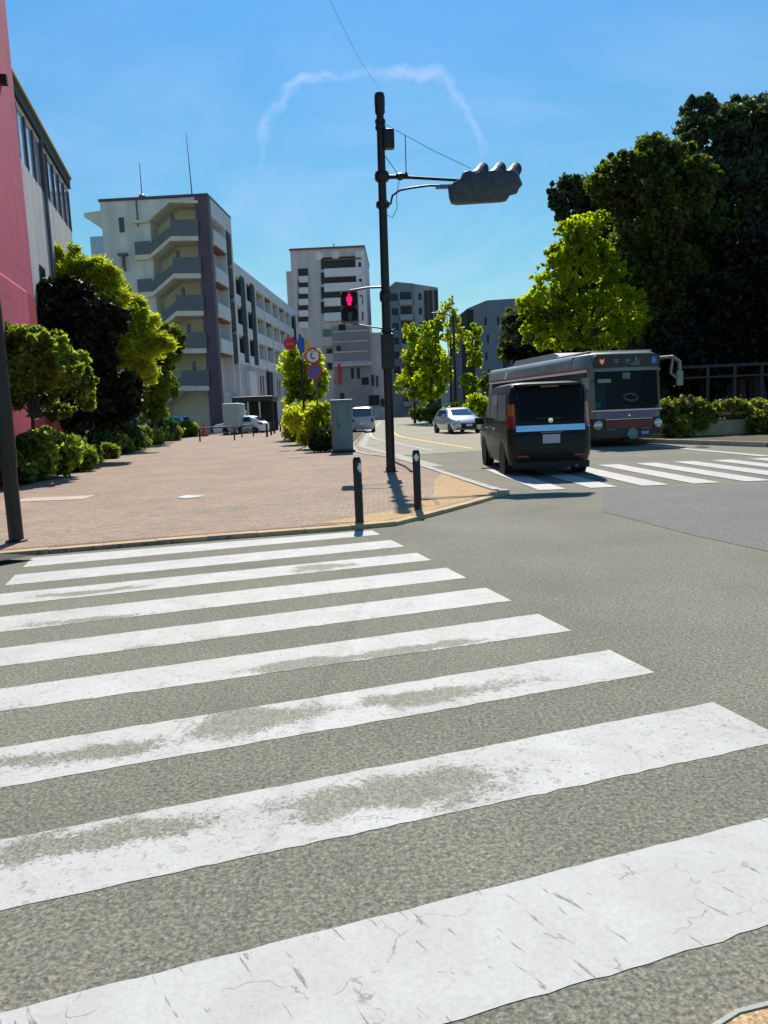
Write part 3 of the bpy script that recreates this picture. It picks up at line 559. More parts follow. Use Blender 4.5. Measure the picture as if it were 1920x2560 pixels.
# local: x=0 street face (corner at y=0), body goes towards viewer (-y) and to the left (-x)
MB().box(-9, 0, -5.0, 0, 0, 19).build('corner_wall', M_pink, t)
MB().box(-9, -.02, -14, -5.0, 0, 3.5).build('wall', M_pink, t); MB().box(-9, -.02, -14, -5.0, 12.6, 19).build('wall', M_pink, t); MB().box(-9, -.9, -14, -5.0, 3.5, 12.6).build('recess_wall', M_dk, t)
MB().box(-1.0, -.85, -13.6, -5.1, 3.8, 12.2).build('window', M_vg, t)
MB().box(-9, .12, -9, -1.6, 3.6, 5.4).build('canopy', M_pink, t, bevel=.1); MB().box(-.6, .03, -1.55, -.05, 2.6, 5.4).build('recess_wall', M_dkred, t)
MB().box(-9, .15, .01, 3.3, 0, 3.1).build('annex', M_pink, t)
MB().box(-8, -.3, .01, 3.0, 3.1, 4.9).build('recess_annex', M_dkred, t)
lamp_ = MB().box(-.02, .18, -1.9, -1.7, 11.0, 11.25).build('wall_lamp', M_blk, t)
# grey building behind it
q = at(155, 500, 37); t = thing('grey_building', 'blue-grey building with strip windows under a dark eave', 'building', (q[0], 37, 0), -RD)
Hg = float(at(148, 388, 37)[2])
MB().box(-10, 0, -16, 0, 0, Hg-2.3).build('wall', M_conc, t)
MB().box(-10, -.04, -16, -.1, Hg-2.3, Hg-.55).build('strip_window', M_winb, t)
MB().box(-10, 0, -16, 0, Hg-.55, Hg-.40).build('window_head', M_aptl, t)
for i in range(13):
    MB().box(-.05, .03, -.12-i*1.3, -.04-i*1.3, Hg-2.3, Hg-.55).build('mullion', M_purple, t)
MB().box(-10.3, .12, -16.5, .05, Hg-.40, Hg+.02).build('eave', M_eave, t); MB().box(-10.3, .20, -16.6, .1, Hg+.02, Hg+.10).build('gutter', M_gut, t)
MB().tube([(.06, -6.5, 0), (.06, -6.5, Hg-.4)], .06, 8).build('downpipe', M_mesh, t)
MB().box(-.05, .04, -9, -8.1, Hg-7.2, Hg-5.4).build('window', M_win, t); MB().box(-.05, .04, -7.6, -6.9, Hg-7.2, Hg-5.9).build('window', M_win, t); MB().box(-.05, .04, -3.6, -3.0, Hg-8.0, Hg-6.6).build('window', M_win, t)

# apartment block with outside stairs
AY = 70
def ap(u, v): g = at(u, v, AY); return g
C = ap(468, 700); t = thing('apartment_building', 'grey apartment block with zigzag outside stairs and purple corner pillar', 'building', (C[0], AY, 0), -.05)
def ax(u, v): g = at(u, v, AY); return float(g[0]-C[0]), float(g[2])
zr = ax(435, 424)[1]; xl = ax(222, 560)[0]; xs0 = ax(328, 600)[0]; xs1 = ax(432, 600)[0]
MB().box(xl, xs0, 0, 8.2, 0, zr).build('gable_wall', M_apt, t)
MB().box(xs0, xs1, 2.2, 8.2, 0, zr).build('stairwell_wall', M_apty, t)
MB().box(xs0, xs0+.12, .05, 2.2, 0, zr-1.8).build('stairwell_side_wall', M_apty, t)
MB().box(xs1, -1.12, -.05, 8.2, 0, zr+.02).build('corner_column', M_aptl, t)
MB().box(-1.12, 0.02, -.25, .55, 0, zr-.05).build('corner_pillar', M_purple, t)
MB().box(xl-.1, 0, -.12, 8.3, zr, zr+.22).build('parapet_coping', M_purple, t)
def stairline(uv, th, y0, y1, name, m):
    top = [ax(*p) for p in uv]; poly = top+[(x, z-th) for x, z in reversed(top)]
    b = MB(); n = len(top)
    for i in range(n-1):
        b.rings([[(x, y0, z) for x, z in (top[i], top[i+1], (top[i+1][0], top[i+1][1]-th), (top[i][0], top[i][1]-th))], [(x, y1, z) for x, z in (top[i], top[i+1], (top[i+1][0], top[i+1][1]-th), (top[i][0], top[i][1]-th))]])
    return b.build(name, m, t)
k = .2083
def cr(x, y): return (172.8+x*k, 388.8+y*k)
# roof canopy that steps with the stairs
top = [ax(*cr(*p)) for p in ((545, 415), (700, 405), (930, 205), (1230, 215))]
b = MB(); b.rings([[(x, y, z) for x, z in top]+[(x, y, zr-.02) for x in (top[-1][0], top[2][0], top[1][0], top[0][0])] for y in (-.02, 2.2)]); b.build('stair_roof', M_apt, t)
stairline([cr(*p) for p in ((545, 420), (700, 410), (930, 210), (1230, 220))], .22, -.35, 2.3, 'stair_soffit', M_slab)
for i in range(5):
    dy_, dxx = 388*i, 28*i
    base = [(570, 800), (725, 792), (945, 605), (1235, 605)]
    stairline([cr(x+dxx, y+dy_-20) for x, y in base], .42, -.45, 2.2, 'stair_slab', M_slab)
    if i < 5:
        stairline([cr(x+dxx, y+dy_-20-165) for x, y in base[2:]], 1.36, -.48, -.40, 'landing_parapet', M_mesh)
        stairline([cr(x+dxx, y+dy_-20-135) for x, y in base[:2]], 1.10, -.48, -.40, 'landing_parapet', M_mesh)
        st = [cr(x+dxx, y+dy_-20-95) for x, y in base[1:3]]; stairline(st, .80, -.48, -.40, 'stair_parapet', M_mesh)
    xa, za = ax(*cr(600+dxx, 500+dy_)); xb, zb2 = ax(*cr(705+dxx, 760+dy_))
    fr = MB().box(xa-.15, xb+.15, 2.12, 2.2, zb2, za+.15).build('door_frame', M_rust, t); MB().box(xa, xb, 2.06, 2.12, zb2, za).build('door', M_apty, fr)
    xa, za = ax(*cr(1120+dxx, 380+dy_)); b = MB().lathe((xa+.4, 2.15, za-.2), [(.45, 0), (.45, .04)], 16, 'y').build('wall_vent', M_slab, t)
    MB().box(ax(*cr(940, 700))[0]+dxx*.0087, ax(*cr(975, 700))[0]+dxx*.0087, .4, .6, max(0.1, ax(*cr(940, 600+dy_))[1]-.2), ax(*cr(940, 330+dy_))[1]).build('stair_post', M_mesh, t)
xa, za = ax(*cr(385, 380)); xb, zb2 = ax(*cr(455, 535)); fr = MB().box(xa-.15, xb+.15, -.06, -.005, zb2-.15, za+.15).build('window_frame', M_slab, t); MB().box(xa, xb, -.09, -.06, zb2, za).build('window_pane', M_win, fr)
MB().tube([( ax(*cr(570, 185))[0], -.06, zr), (ax(*cr(570, 185))[0], -.06, zr-2.2)], .07, 8).build('drainpipe', M_mesh, t)
b = MB(); g = ax(*cr(440, 770)); b.box(g[0]-.08, g[0]+.08, -.5, -.02, g[1]-1.4, g[1]); b.box(g[0]-.4, g[0]+.4, -.5, -.02, g[1]-.1, g[1]+.1); b.build('wall_bracket', M_mesh, t)
# left balconies
for i in range(3):
    xe = xl; g0 = ax(190, 452+i*81); g1 = ax(213, 540+i*81)
    MB().prism([(xe-1.75, g0[1]), (xe, g0[1]+.15), (xe, g0[1]-1.7), (xe-.4, g0[1]-1.3), (xe-1.75, g0[1]-.35)], .6, 3.6).build('balcony_slab', M_slab, t) if i == 0 else None
    MB().prism([(xe-1.4, g1[1]), (xe, g1[1]), (xe, g1[1]-.8), (xe-1.4, g1[1]-.3)], .6, 3.6).build('balcony_slab', M_slab, t)
    MB().box(xe-1.40, xe-.02, .6, .66, g1[1], g1[1]+1.4).build('balcony_glass', M_winb, t)
# street facade, block one
fl = [ax(u, v)[1] for u, v in ((435, 514), (438, 595), (442, 674), (445, 752), (450, 846))]
fl = [zr]+fl
MB().box(-1.12, -.9, .55, 8.2, 0, zr-.6).build('facade_wall', M_apt, t)
MB().box(-.9, 0, .55, 8.2, zr-1.5, zr-.02).build('parapet', M_aptl, t)
for i in range(1, 6):
    z = fl[i]
    if i < 5:
        MB().box(-.9, .10, .9, 5.4, z-.35, z+.95).build('balcony_parapet', M_aptl, t, bevel=.12)
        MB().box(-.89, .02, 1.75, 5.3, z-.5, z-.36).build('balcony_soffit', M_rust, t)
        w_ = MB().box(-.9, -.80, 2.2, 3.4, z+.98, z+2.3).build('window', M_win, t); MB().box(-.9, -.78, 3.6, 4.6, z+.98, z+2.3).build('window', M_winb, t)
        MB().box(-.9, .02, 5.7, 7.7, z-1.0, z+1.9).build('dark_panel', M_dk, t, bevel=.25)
        MB().box(-.9, -.05, .56, 8.2, z-.25, z-.02).build('floor_band', M_aptl, t)
MB().box(-.9, 0.0, 7.75, 8.2, 0, zr-1.5).build('pier', M_aptl, t); MB().box(-.9, 0, 5.35, 5.6, fl[5], zr-1.5).build('pier', M_aptl, t)
MB().box(-.9, .0, .57, 7.75, 0, fl[5]-.6).build('ground_wall', M_conc, t)
# long lower block
z2 = float((at(515, 562, 78))[2]); Lb = 38.5
MB().box(-9, -1.2, 8.2, 8.2+Lb, 0, z2-.1).build('wing_wall', M_apt, t)
MB().box(-1.2, -.1, 8.2, 8.2+Lb, z2-1.2, z2).build('wing_parapet', M_aptl, t)
MB().box(-1.2, -.12, 8.2, 8.2+Lb, 0, 6.6).build('wing_ground_wall', M_conc, t)
y = 8.2; nb = 8; bw = Lb/nb
for i in range(nb):
    y0 = 8.2+i*bw
    MB().box(-1.2, -.02, y0, y0+.45, 6.6, z2-1.2).build('pier', M_aptl, t)
    nfl = 3
    for j in range(nfl):
        z = 6.6+j*(z2-1.2-6.6)/nfl
        MB().box(-1.2, -.10, y0+.45, y0+bw, z, z+1.15).build('balcony_parapet', M_aptl, t, bevel=.1)
        MB().box(-1.2, -1.1, y0+.9, y0+bw-.6, z+1.15, z+2.9).build('window', M_win if i else M_winb, t)
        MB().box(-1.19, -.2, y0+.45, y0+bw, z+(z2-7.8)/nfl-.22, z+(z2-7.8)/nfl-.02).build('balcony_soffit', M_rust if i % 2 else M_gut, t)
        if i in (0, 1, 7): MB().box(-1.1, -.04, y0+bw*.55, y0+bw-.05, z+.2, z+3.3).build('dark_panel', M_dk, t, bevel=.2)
for i in range(5):
    MB().box(-.125, -.09, 13+i*5.2, 13.5+i*5.2, 3.6, 5.8).build('slit_window', M_win, t); MB().box(-.125, -.09, 14.4+i*5.2, 14.9+i*5.2, 3.6, 5.8).build('slit_window', M_win, t)
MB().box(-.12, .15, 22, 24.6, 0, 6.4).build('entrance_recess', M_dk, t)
MB().box(-.12, .3, 11, 14.5, 0, 6.0).build('entrance_panel', M_aptl, t)
# rooftop masts
g = ax(292, 424)[0]; zt_ = ax(292, 337)[1]
MB().tube([(g, 1.5, zr+.2), (g, 1.5, zt_)], [.05, .025], 6).build('antenna_mast', M_purple, t); MB().lathe((g, 1.5, zr+.55), [(.02, -.5), (.3, -.2), (.3, .2), (.02, .4)], 12).build('antenna_base', M_mesh, t)
g = ax(400, 418)[0]; zt_ = ax(390, 266)[1]
MB().tube([(g-.1, 2.5, zr+.2), (g-.25, 2.5, zt_)], [.06, .02], 6).build('antenna_mast', M_purple, t); MB().box(g-1.1, g+.4, 1.5, 3.5, zr+.2, zr+.65).build('roof_hatch', M_mesh, t)

# tower block in the middle
TY = 145
C2 = at(798, 700, TY); t = thing('tower_block', 'tall grey tower block with long horizontal balconies behind the signal pole', 'building', (C2[0], TY, 0), -.03)
def tx(u, v): g = at(u, v, TY); return float(g[0]-C2[0]), float(g[2])
zr2 = tx(720, 537)[1]; xl2 = tx(632, 650)[0]; xf = tx(792, 650)[0]
MB().box(xl2, xf, 0, 20, 0, zr2).build('wall', M_tow, t); MB().box(xl2-.15, xf+.1, -.2, 20.2, zr2, zr2+.35).build('roof_coping', M_rust, t)
MB().box(xl2-1.1, xl2, 1, 14, 0, zr2-3.4).build('side_bay', M_tow, t)
MB().box(xf-1.7, xf-.02, -.35, 0, 8, zr2-.6).build('light_pilaster', M_towl, t)
for u in (797, 838):
    g = tx(797 if u == 797 else 0, 562)[0]
for u in (798, 840): pass
for xx in (tx(797, 560)[0], tx(840, 560)[0]): pass
for i, u in enumerate((799-0, 836-0)): pass
for j, (u, v) in enumerate(((798, 560), (840, 558))): pass
for cxy in ((796.5, 560), (838.5, 557)): pass
for (u, v) in ((797-0, 560),): pass
cru = lambda x, y: (432+x*.2604, 518.4+y*.2604)
for x, y in ((985, 130), (1125, 125)):
    g = tx(*cru(x, y)); MB().lathe((g[0], -.12, g[1]), [(.75, 0), (.75, .1)], 18, 'y').build('roof_emblem_disc', M_towl, t)
for i in range(4):
    y_ = 240+i*122; a = tx(*cru(1005, y_)); b2 = tx(*cru(1350, y_-40)); wz = 1.25
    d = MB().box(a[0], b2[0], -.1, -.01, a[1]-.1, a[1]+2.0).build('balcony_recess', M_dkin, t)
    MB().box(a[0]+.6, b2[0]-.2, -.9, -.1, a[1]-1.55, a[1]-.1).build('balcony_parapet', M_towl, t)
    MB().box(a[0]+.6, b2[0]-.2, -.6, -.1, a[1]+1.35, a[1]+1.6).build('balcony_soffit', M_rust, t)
for i in range(5):
    a = tx(*cru(810, 250+i*95)); b2 = tx(*cru(895, 250+i*95))
    MB().box(a[0], b2[0], -.08, -.01, a[1]-1.6, a[1]+.3).build('window', M_dkin, t); MB().box(a[0]+.15, b2[0]+.05, -.6, -.08, a[1]-2.2, a[1]-1.1).build('small_balcony', M_towl, t)
for i in range(3):
    a = tx(*cru(1015, 740+i*140)); b2 = tx(*cru(1100, 800+i*140))
    MB().box(a[0], b2[0], -.10, -.01, b2[1], a[1]).build('window', M_win, t)
a = tx(740, 535); MB().tube([(tx(719, 535)[0], 2, zr2), (tx(719, 535)[0], 2, zr2+1.4)], .12, 6).build('roof_post', M_tow, t)
# right wall windows
for i in range(7): MB().box(xf-1.2, xf-.7, -.40, -.36, 9+i*2.9, 10.6+i*2.9).build('slit_window', M_dkin, t)
# mid-rise in front of it
MY = 120
C3 = at(720, 800, MY); t = thing('midrise_building', 'lower dull grey building with red sign at the foot of the tower', 'building', (C3[0], MY, 0), -.03)
def mx_(u, v): g = at(u, v, MY); return float(g[0]-C3[0]), float(g[2])
xr = mx_(832, 800)[0]; zt_ = mx_(770, 702)[1]
MB().box(0, xr*.73, 0, 16, 0, zt_).build('wall', mat('midrise_wall', (.30, .29, .30), .85, var=.15, scale=.4, grime=.15, bscale=4), t)
MB().box(xr*.73, xr, .6, 16, 0, zt_-1.2).build('side_wall', M_tow, t)
for i, (x, y, w, h) in enumerate(((1150, 700, 60, 60), (1130, 880, 40, 50), (1340, 1140, 60, 60), (1070, 1150, 50, 40), (1160, 1270, 40, 60), (1250, 1060, 30, 90), (1420, 1120, 25, 90), (1460, 1130, 20, 90), (1300, 1060, 30, 90), (1400, 1290, 90, 80), (1500, 1320, 60, 60))):
    a = mx_(*cru(x, y)); b2 = mx_(*cru(x+w, y+h)); MB().box(max(a[0], .1), b2[0], -.06, -.005, max(b2[1], .2), a[1]).build('window', M_dk if i in (0, 2, 9, 10) else M_dkin, t)
for i in range(4):
    a = mx_(*cru(1150, 760+i*85)); MB().box(.3, xr*.7, -.25, -.005, a[1]-.15, a[1]+.1).build('ledge', M_tow, t)
a = mx_(*cru(1145, 1030)); b2 = mx_(*cru(1175, 1200)); MB().box(a[0], b2[0], -.5, -.07, b2[1], a[1]).build('vertical_sign', M_red, t)
a = mx_(*cru(1060, 1025)); b2 = mx_(*cru(1440, 1040)); MB().box(max(a[0], 0), b2[0], -.4, -.26, b2[1], a[1]).build('fascia', M_tow, t)
# blue apartment behind the pole
BY = 150
C4 = at(838, 750, BY); t = thing('blue_apartment_block', 'hazy blue apartment block right of the signal pole', 'building', (C4[0], BY, 0), -.02)
def bx(u, v): g = at(u, v, BY); return float(g[0]-C4[0]), float(g[2])
zt_ = bx(880, 613)[1]; xr = bx(950, 750)[0]
xm = bx(898, 750)[0]
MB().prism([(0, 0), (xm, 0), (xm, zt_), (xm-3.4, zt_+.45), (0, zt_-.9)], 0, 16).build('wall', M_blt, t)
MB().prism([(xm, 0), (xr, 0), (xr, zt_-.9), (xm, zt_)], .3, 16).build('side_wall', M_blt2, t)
for i, u in enumerate((922, 932, 944)):
    x = bx(u, 700)[0]; MB().box(x-.35, x+.35, .1, .29, 1, zt_-1.4).build('dark_groove', M_dkin, t)
for i in range(8):
    z = zt_-3-i*2.7; b = MB()
    d = MB().box(xm-2.6, xm-.5, -.09, -.01, z-.2, z+1.5).build('window', M_dkin, t); MB().box(xm-2.7, xm-.4, -.8, -.09, z-1.0, z).build('balcony', M_blt2, t)
    if z > 3: MB().box(1.0, 2.2, -.07, -.01, z, z+1.3).build('window', M_dkin, t)
    MB().box((xm+bx(922, 700)[0])/2-.3, (xm+bx(922, 700)[0])/2+.3, .2, .29, z, z+1.2).build('window', M_dkin, t)
# dark block right
DY = 120
C5 = at(1012, 760, DY); t = thing('dark_apartment_block', 'flat-roofed slate-blue block with tiny slit windows by the ginkgo', 'building', (C5[0], DY, 0), .05)
zt_ = float(at(1060, 648, DY)[2]); 
MB().prism([(0, 0), (14, 0), (14, zt_+.3), (3, zt_), (0, zt_-1.1)], 0, 18).build('wall', M_blt, t)
MB().box(-.08, .9, -.05, 6, 0, zt_-1.3).build('corner_strip', M_eave, t)
for i in range(6):
    for j in range(4):
        x = 2.6+j*1.9+(i % 2)*.3; z = zt_-2.6-i*2.6; MB().box(x, x+.28, -.05, -.005, z-1.1, z+.1).build('slit_window', M_dk, t)
# low distant block between them
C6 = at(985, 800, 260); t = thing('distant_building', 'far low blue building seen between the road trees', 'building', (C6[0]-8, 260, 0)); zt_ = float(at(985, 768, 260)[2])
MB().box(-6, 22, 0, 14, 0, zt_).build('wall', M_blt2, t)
for i in range(6): MB().box(-4+i*4, -2+i*4, -.1, -.01, zt_-6, zt_-4).build('window', M_dkin, t)
# carport at the foot of the apartment block
KY = 66; q = at(545, 880, KY); t = thing('carport', 'black flat-roofed carport in front of the apartment wing', 'carport', (q[0], KY, 0))
g0, g1 = at(500, 858, KY), at(589, 858, KY)
MB().box(g0[0]-q[0], g1[0]-q[0], 0, 3.5, g0[2]-.45, g0[2]).build('roof', M_blk, t, bevel=.08); MB().box(g0[0]-q[0]+.1, g1[0]-q[0]-.1, 3.2, 3.4, 0, g0[2]-.4).build('back_wall', M_dk, t)
for f_ in (.04, .38, .66, .97): x = (g0[0]*(1-f_)+g1[0]*f_)-q[0]; MB().box(x-.06, x+.06, .1, .22, 0, g0[2]-.4).build('post', M_lgrey if .1 < f_ < .9 else M_blk, t)

# ---------------------------------------------------------------- vehicles
def rring(x0, x1, y0, y1, r, z, n=5):
    w, h = x1-x0, y1-y0; r = min(r, w/2*.95, h/2*.95); return [(cx, cy, z) for cx, cy in rrect(w, h, r, n, (x0+x1)/2, (y0+y1)/2)]
def zloft(prof, hw_, n=5):
    return MB().rings([rring(-w*hw_, w*hw_, y0, y1, r, z, n) for z, w, y0, y1, r in prof])
def interp(prof, z, k):
    for a, b in zip(prof, prof[1:]):
        if a[0] <= z <= b[0]: f = (z-a[0])/(b[0]-a[0]+1e-9); return a[k]*(1-f)+b[k]*f
    return prof[-1][k]
def endpanel(prof, hw_, xa, xb, z0, z1, front=False, eps=.012, n=6, inset=0):
    """glass or trim following the rear (front=False) or front surface"""
    m = MB(); rows = []
    for i in range(n+1):
        z = z0+(z1-z0)*i/n; w = interp(prof, z, 1)*hw_; r = interp(prof, z, 4); y = interp(prof, z, 3 if front else 2); row = []
        for j in range(9):
            x = (xa+(xb-xa)*j/8); fx = abs(x); e = 0
            if fx > w-r: q_ = min(1, (fx-(w-r))/r); e = r*(1-math.sqrt(max(0, 1-q_*q_)))
            row.append((x, (y-e+eps) if front else (y+e-eps), z))
        rows.append(row)
    vs = [p for r_ in rows for p in r_]; fs = [(i*9+j, i*9+j+1, (i+1)*9+j+1, (i+1)*9+j) for i in range(n) for j in range(8)]
    return m.add(vs, fs)
def sidepanel(prof, hw_, sgn, poly, eps=.012):
    """poly of (y,z)"""
    m = MB(); vs = [(sgn*(interp(prof, z, 1)*hw_+eps), y, z) for y, z in poly]; m.add(vs, [tuple(range(len(vs)))]); return m
def wheel(t, x, y, r=.32, w=.2):
    o = MB().lathe((x, y, r), [(r*.8, -w/2), (r*.97, -w/2), (r, -w/2+.03), (r, w/2-.03), (r*.97, w/2), (r*.8, w/2)], 26, 'x').build('wheel', M_blkm, t, True)
    s = -1 if x < 0 else 1
    MB().lathe((x+s*w*.46, y, r), [(r*.66, -.02*s), (r*.66, .01*s), (r*.5, -.01*s), (r*.16, .0), (r*.14, .015*s), (.001, .015*s)], 22, 'x').build('rim', M_lgrey, o, True)
    return o
# black minivan seen from behind
VP = [(.22, .93, .02, 4.62, .28), (.42, .985, -.06, 4.68, .30), (.60, 1.0, -.07, 4.68, .28), (.95, 1.0, .0, 4.55, .25), (1.05, .985, .02, 4.15, .25), (1.12, .965, .04, 3.95, .22), (1.60, .93, .10, 3.25, .16), (1.80, .905, .14, 2.95, .16), (1.88, .87, .22, 2.75, .2), (1.92, .7, .45, 2.5, .3)]
HW = .865
q = at(1188, 1000, 15.8)
t = thing('minivan', 'black minivan seen from behind on the road right of the signal pole', 'minivan', (q[0]+.02, 15.8, .006))
zloft(VP, HW, 7).build('body', M_van, t, True)
rg = endpanel(VP, HW, -.72, .72, 1.12, 1.76).build('rear_window', M_vg, t, True)
MB().box(-.30, .22, .015, .035, 1.16, 1.185).build('wiper', M_blk, rg)
MB().rings([rring(-.70, .70, .05, .42, .12, z) for z in (1.83, 1.875)]).build('roof_spoiler', M_van, t, True)
MB().box(-.18, .18, .03, .05, 1.80, 1.825).build('high_brake_light', M_tail, t)
endpanel(VP, HW, -.70, .70, .92, 1.04, eps=.03).build('chrome_garnish', M_chrome, t, True)
MB().lathe((0, -.015, 1.13), [(.001, -.02), (.05, -.018), (.055, 0), (.055, .03)], 18, 'y').build('emblem', M_chrome, t, True)
pl = MB().box(-.175, .175, -.085, -.02, .67, .85).build('number_plate', mat('plate_white', (.42, .43, .46), .4), t)
b = MB()
for z_ in (.66, .88): b.box(-.78, .78, -.082, -.03, z_-.004, z_+.004)
b.build('tailgate_seam', M_dk, t); MB().box(-.22, .22, -.09, -.03, .875, .905).build('tailgate_handle', M_grey, t)
for sx_ in (-1, 1):
    l = endpanel(VP, HW, min(sx_*.70, sx_*.855), max(sx_*.70, sx_*.855), .98, 1.24, eps=.02).build('tail_light', M_tail, t, True)
    endpanel(VP, HW, min(sx_*.71, sx_*.835), max(sx_*.71, sx_*.835), 1.24, 1.48, eps=.02).build('indicator', M_or if sx_ < 0 else M_tail, l, True)
    MB().box(sx_*.58-.12, sx_*.58+.12, -.085, -.04, .40, .44).build('reflector', M_tail, t)
    w1 = sidepanel(VP, HW, sx_, [(.42, 1.14), (1.55, 1.14), (1.55, 1.70), (.52, 1.68)]).build('side_window', M_vgs, t)
    sidepanel(VP, HW, sx_, [(1.65, 1.14), (2.75, 1.14), (2.70, 1.70), (1.65, 1.70)]).build('side_window', M_vgs, t)
    sidepanel(VP, HW, sx_, [(2.85, 1.14), (3.65, 1.14), (3.05, 1.68), (2.82, 1.70)]).build('side_window', M_vgs, t)
    b = MB()
    for y_ in (1.6, 2.8): b.add([(sx_*(interp(VP, z_, 1)*HW+.004), yv, z_) for yv, z_ in ((y_, .35), (y_+.02, .35), (y_+.02, 1.1), (y_, 1.1))], [(0, 1, 2, 3)])
    b.build('door_seam', M_dk, t)
    for y_ in (1.85, 3.05): MB().box(sx_*.865-.015, sx_*.865+.03, y_, y_+.2, .93, .97).build('door_handle', M_chrome, t)
    MB().rings([rring(sx_*.98-.11, sx_*.98+.11, 3.55, 3.72, .05, z) for z in (1.02, 1.18)]).build('wing_mirror', M_van, t, True)
    for y_ in (.85, 3.75):
        MB().lathe((sx_*.862, y_, .34), [(.40, -.004*sx_), (.40, .008*sx_)], 26, 'x').build('wheel_arch', M_dk, t)
        wheel(t, sx_*.75, y_, .33, .20)
MB().box(-.78, .78, -.055, 0, .16, .30).build('bumper_lower', M_blkm, t, bevel=.02)
MB().tube([(.5, -.1, .2), (.5, .3, .2)], .03, 8).build('exhaust', M_grey, t)

# generic car
def car(name, lab, cat, loc, rz, prof, hw_, body, glassm, front, scale_wheel=.3, L=4.3, sidewins=(), end=None, group=None):
    t = thing(name, lab, cat, loc, rz, group)
    zloft(prof, hw_, 6).build('body', body, t, True)
    belt = prof[4][0]; top = prof[-3][0]
    endpanel(prof, hw_, -hw_*.78, hw_*.78, belt+.06, top-.04, front=True, eps=.015).build('windscreen', glassm, t, True)
    endpanel(prof, hw_, -hw_*.78, hw_*.78, belt+.06, top-.04, front=False, eps=.015).build('rear_window', glassm, t, True)
    for s in (-1, 1):
        for poly in sidewins: sidepanel(prof, hw_, s, poly).build('side_window', glassm, t)
        for yv in (.17*L, .81*L): wheel(t, s*(hw_-.10), yv, scale_wheel, .19)
        y = interp(prof, .65, 3)
        endpanel(prof, hw_, min(s*hw_*.55, s*hw_*.96), max(s*hw_*.55, s*hw_*.96), .60, .76, front=True, eps=.02).build('headlight', M_lamp, t, True)
        endpanel(prof, hw_, min(s*hw_*.72, s*hw_*.98), max(s*hw_*.72, s*hw_*.98), .70, .92, front=False, eps=.02).build('tail_light', M_tail, t, True)
        MB().rings([rring(s*(hw_+.08)-.09, s*(hw_+.08)+.09, L*.64, L*.67, .03, z) for z in (belt+.02, belt+.15)]).build('wing_mirror', body, t, True)
    endpanel(prof, hw_, -hw_*.5, hw_*.5, .28, .56, front=True, eps=.02).build('grille', M_dk, t, True)
    MB().box(-.17, .17, interp(prof, .45, 3)+.02, interp(prof, .45, 3)+.05, .40, .52).build('number_plate', M_white, t)
    MB().box(-.17, .17, interp(prof, .6, 2)-.04, interp(prof, .6, 2)-.01, .52, .66).build('number_plate', M_white, t)
    return t
SED = [(.20, .90, .05, 4.35, .3), (.40, .98, -.02, 4.45, .35), (.62, 1.0, .0, 4.42, .35), (.80, .99, .05, 4.2, .35), (.93, .94, .25, 3.35, .3), (1.25, .82, .75, 2.75, .25), (1.36, .76, .95, 2.55, .25), (1.41, .68, 1.15, 2.3, .25), (1.43, .45, 1.5, 2.0, .2)]
SW = [[(.95, .98), (1.85, .98), (1.85, 1.30), (1.15, 1.30)], [(1.93, .98), (2.95, .98), (2.5, 1.30), (1.93, 1.30)]]
# oncoming silver saloon: its front faces the viewer
q = at(1013, 925, 42); yaw = math.pi+.20
nose = np.array([q[0], 42.0]); Lc = 4.4
org = nose+np.array([-math.sin(yaw), math.cos(yaw)])*-Lc
car('silver_car', 'silver saloon car coming towards the viewer beside the minivan', 'car', (org[0], org[1], .006), yaw, SED, .87, M_silver, M_ws, True, .31, 4.4, SW)
KEI = [(.20, .92, .02, 3.3, .2), (.40, .98, -.02, 3.38, .22), (.62, 1.0, -.02, 3.38, .2), (.90, 1.0, .0, 3.25, .2), (1.0, .97, .02, 2.95, .18), (1.50, .88, .10, 2.45, .15), (1.62, .84, .14, 2.3, .16), (1.68, .78, .25, 2.15, .18), (1.71, .5, .5, 1.9, .2)]
KW = [[(.3, 1.04), (1.3, 1.04), (1.3, 1.52), (.35, 1.52)], [(1.4, 1.04), (2.6, 1.04), (2.25, 1.52), (1.4, 1.52)]]
M_lav = mat('pale_car_paint', (.40, .42, .52), .3, .2, coat=.6)
q = at(783, 924, 52); car('kei_car', 'pale lavender boxy hatchback driving away behind the utility cabinet', 'car', (q[0], 52, .006), -.02, KEI, .78, M_lav, M_ws, False, .28, 3.4, KW)
q = at(405, 905, 64); car('parked_car', 'grey boxy parked car in front of the apartment stairs', 'car', (q[0], 64, 0), R(80), KEI, .78, M_silver, M_win, False, .28, 3.4, KW, group='cars parked before the apartments')
q = at(548, 903, 62); car('parked_car', 'small white parked car with rounded roof in front of carport', 'car', (q[0]+1, 62, 0), R(75), SED, .8, M_white, M_win, False, .28, 4.0, SW, group='cars parked before the apartments')
q = at(722, 880, 95)
q = at(935, 880, 100); car('parked_car', 'distant pale car beyond the roadside shrubs', 'car', (q[0]+4, 100, .1), R(80), SED, .85, M_lav, M_win, False, .3, 4.3, SW)
# white box truck far left
q = at(497, 903, 60); t = thing('box_truck', 'pale green-white box truck by the purple pillar', 'truck', (q[0], 60, 0), R(0))
g0, g1 = at(479, 872, 60), at(517, 900, 60)
MB().box(g0[0]-q[0], g1[0]-q[0], 0, 3, .6, g0[2]).build('cargo_box', mat('truck_box', (.34, .40, .38), .5, var=.1), t, bevel=.1)
MB().box(g0[0]-q[0]+.1, g1[0]-q[0]-.1, 3.0, 4.4, .5, 1.9).build('cab', M_lgrey, t, bevel=.15)
for s_ in (-.6, .6):
    for y_ in (.6, 3.7): wheel(t, s_, y_, .33, .2)
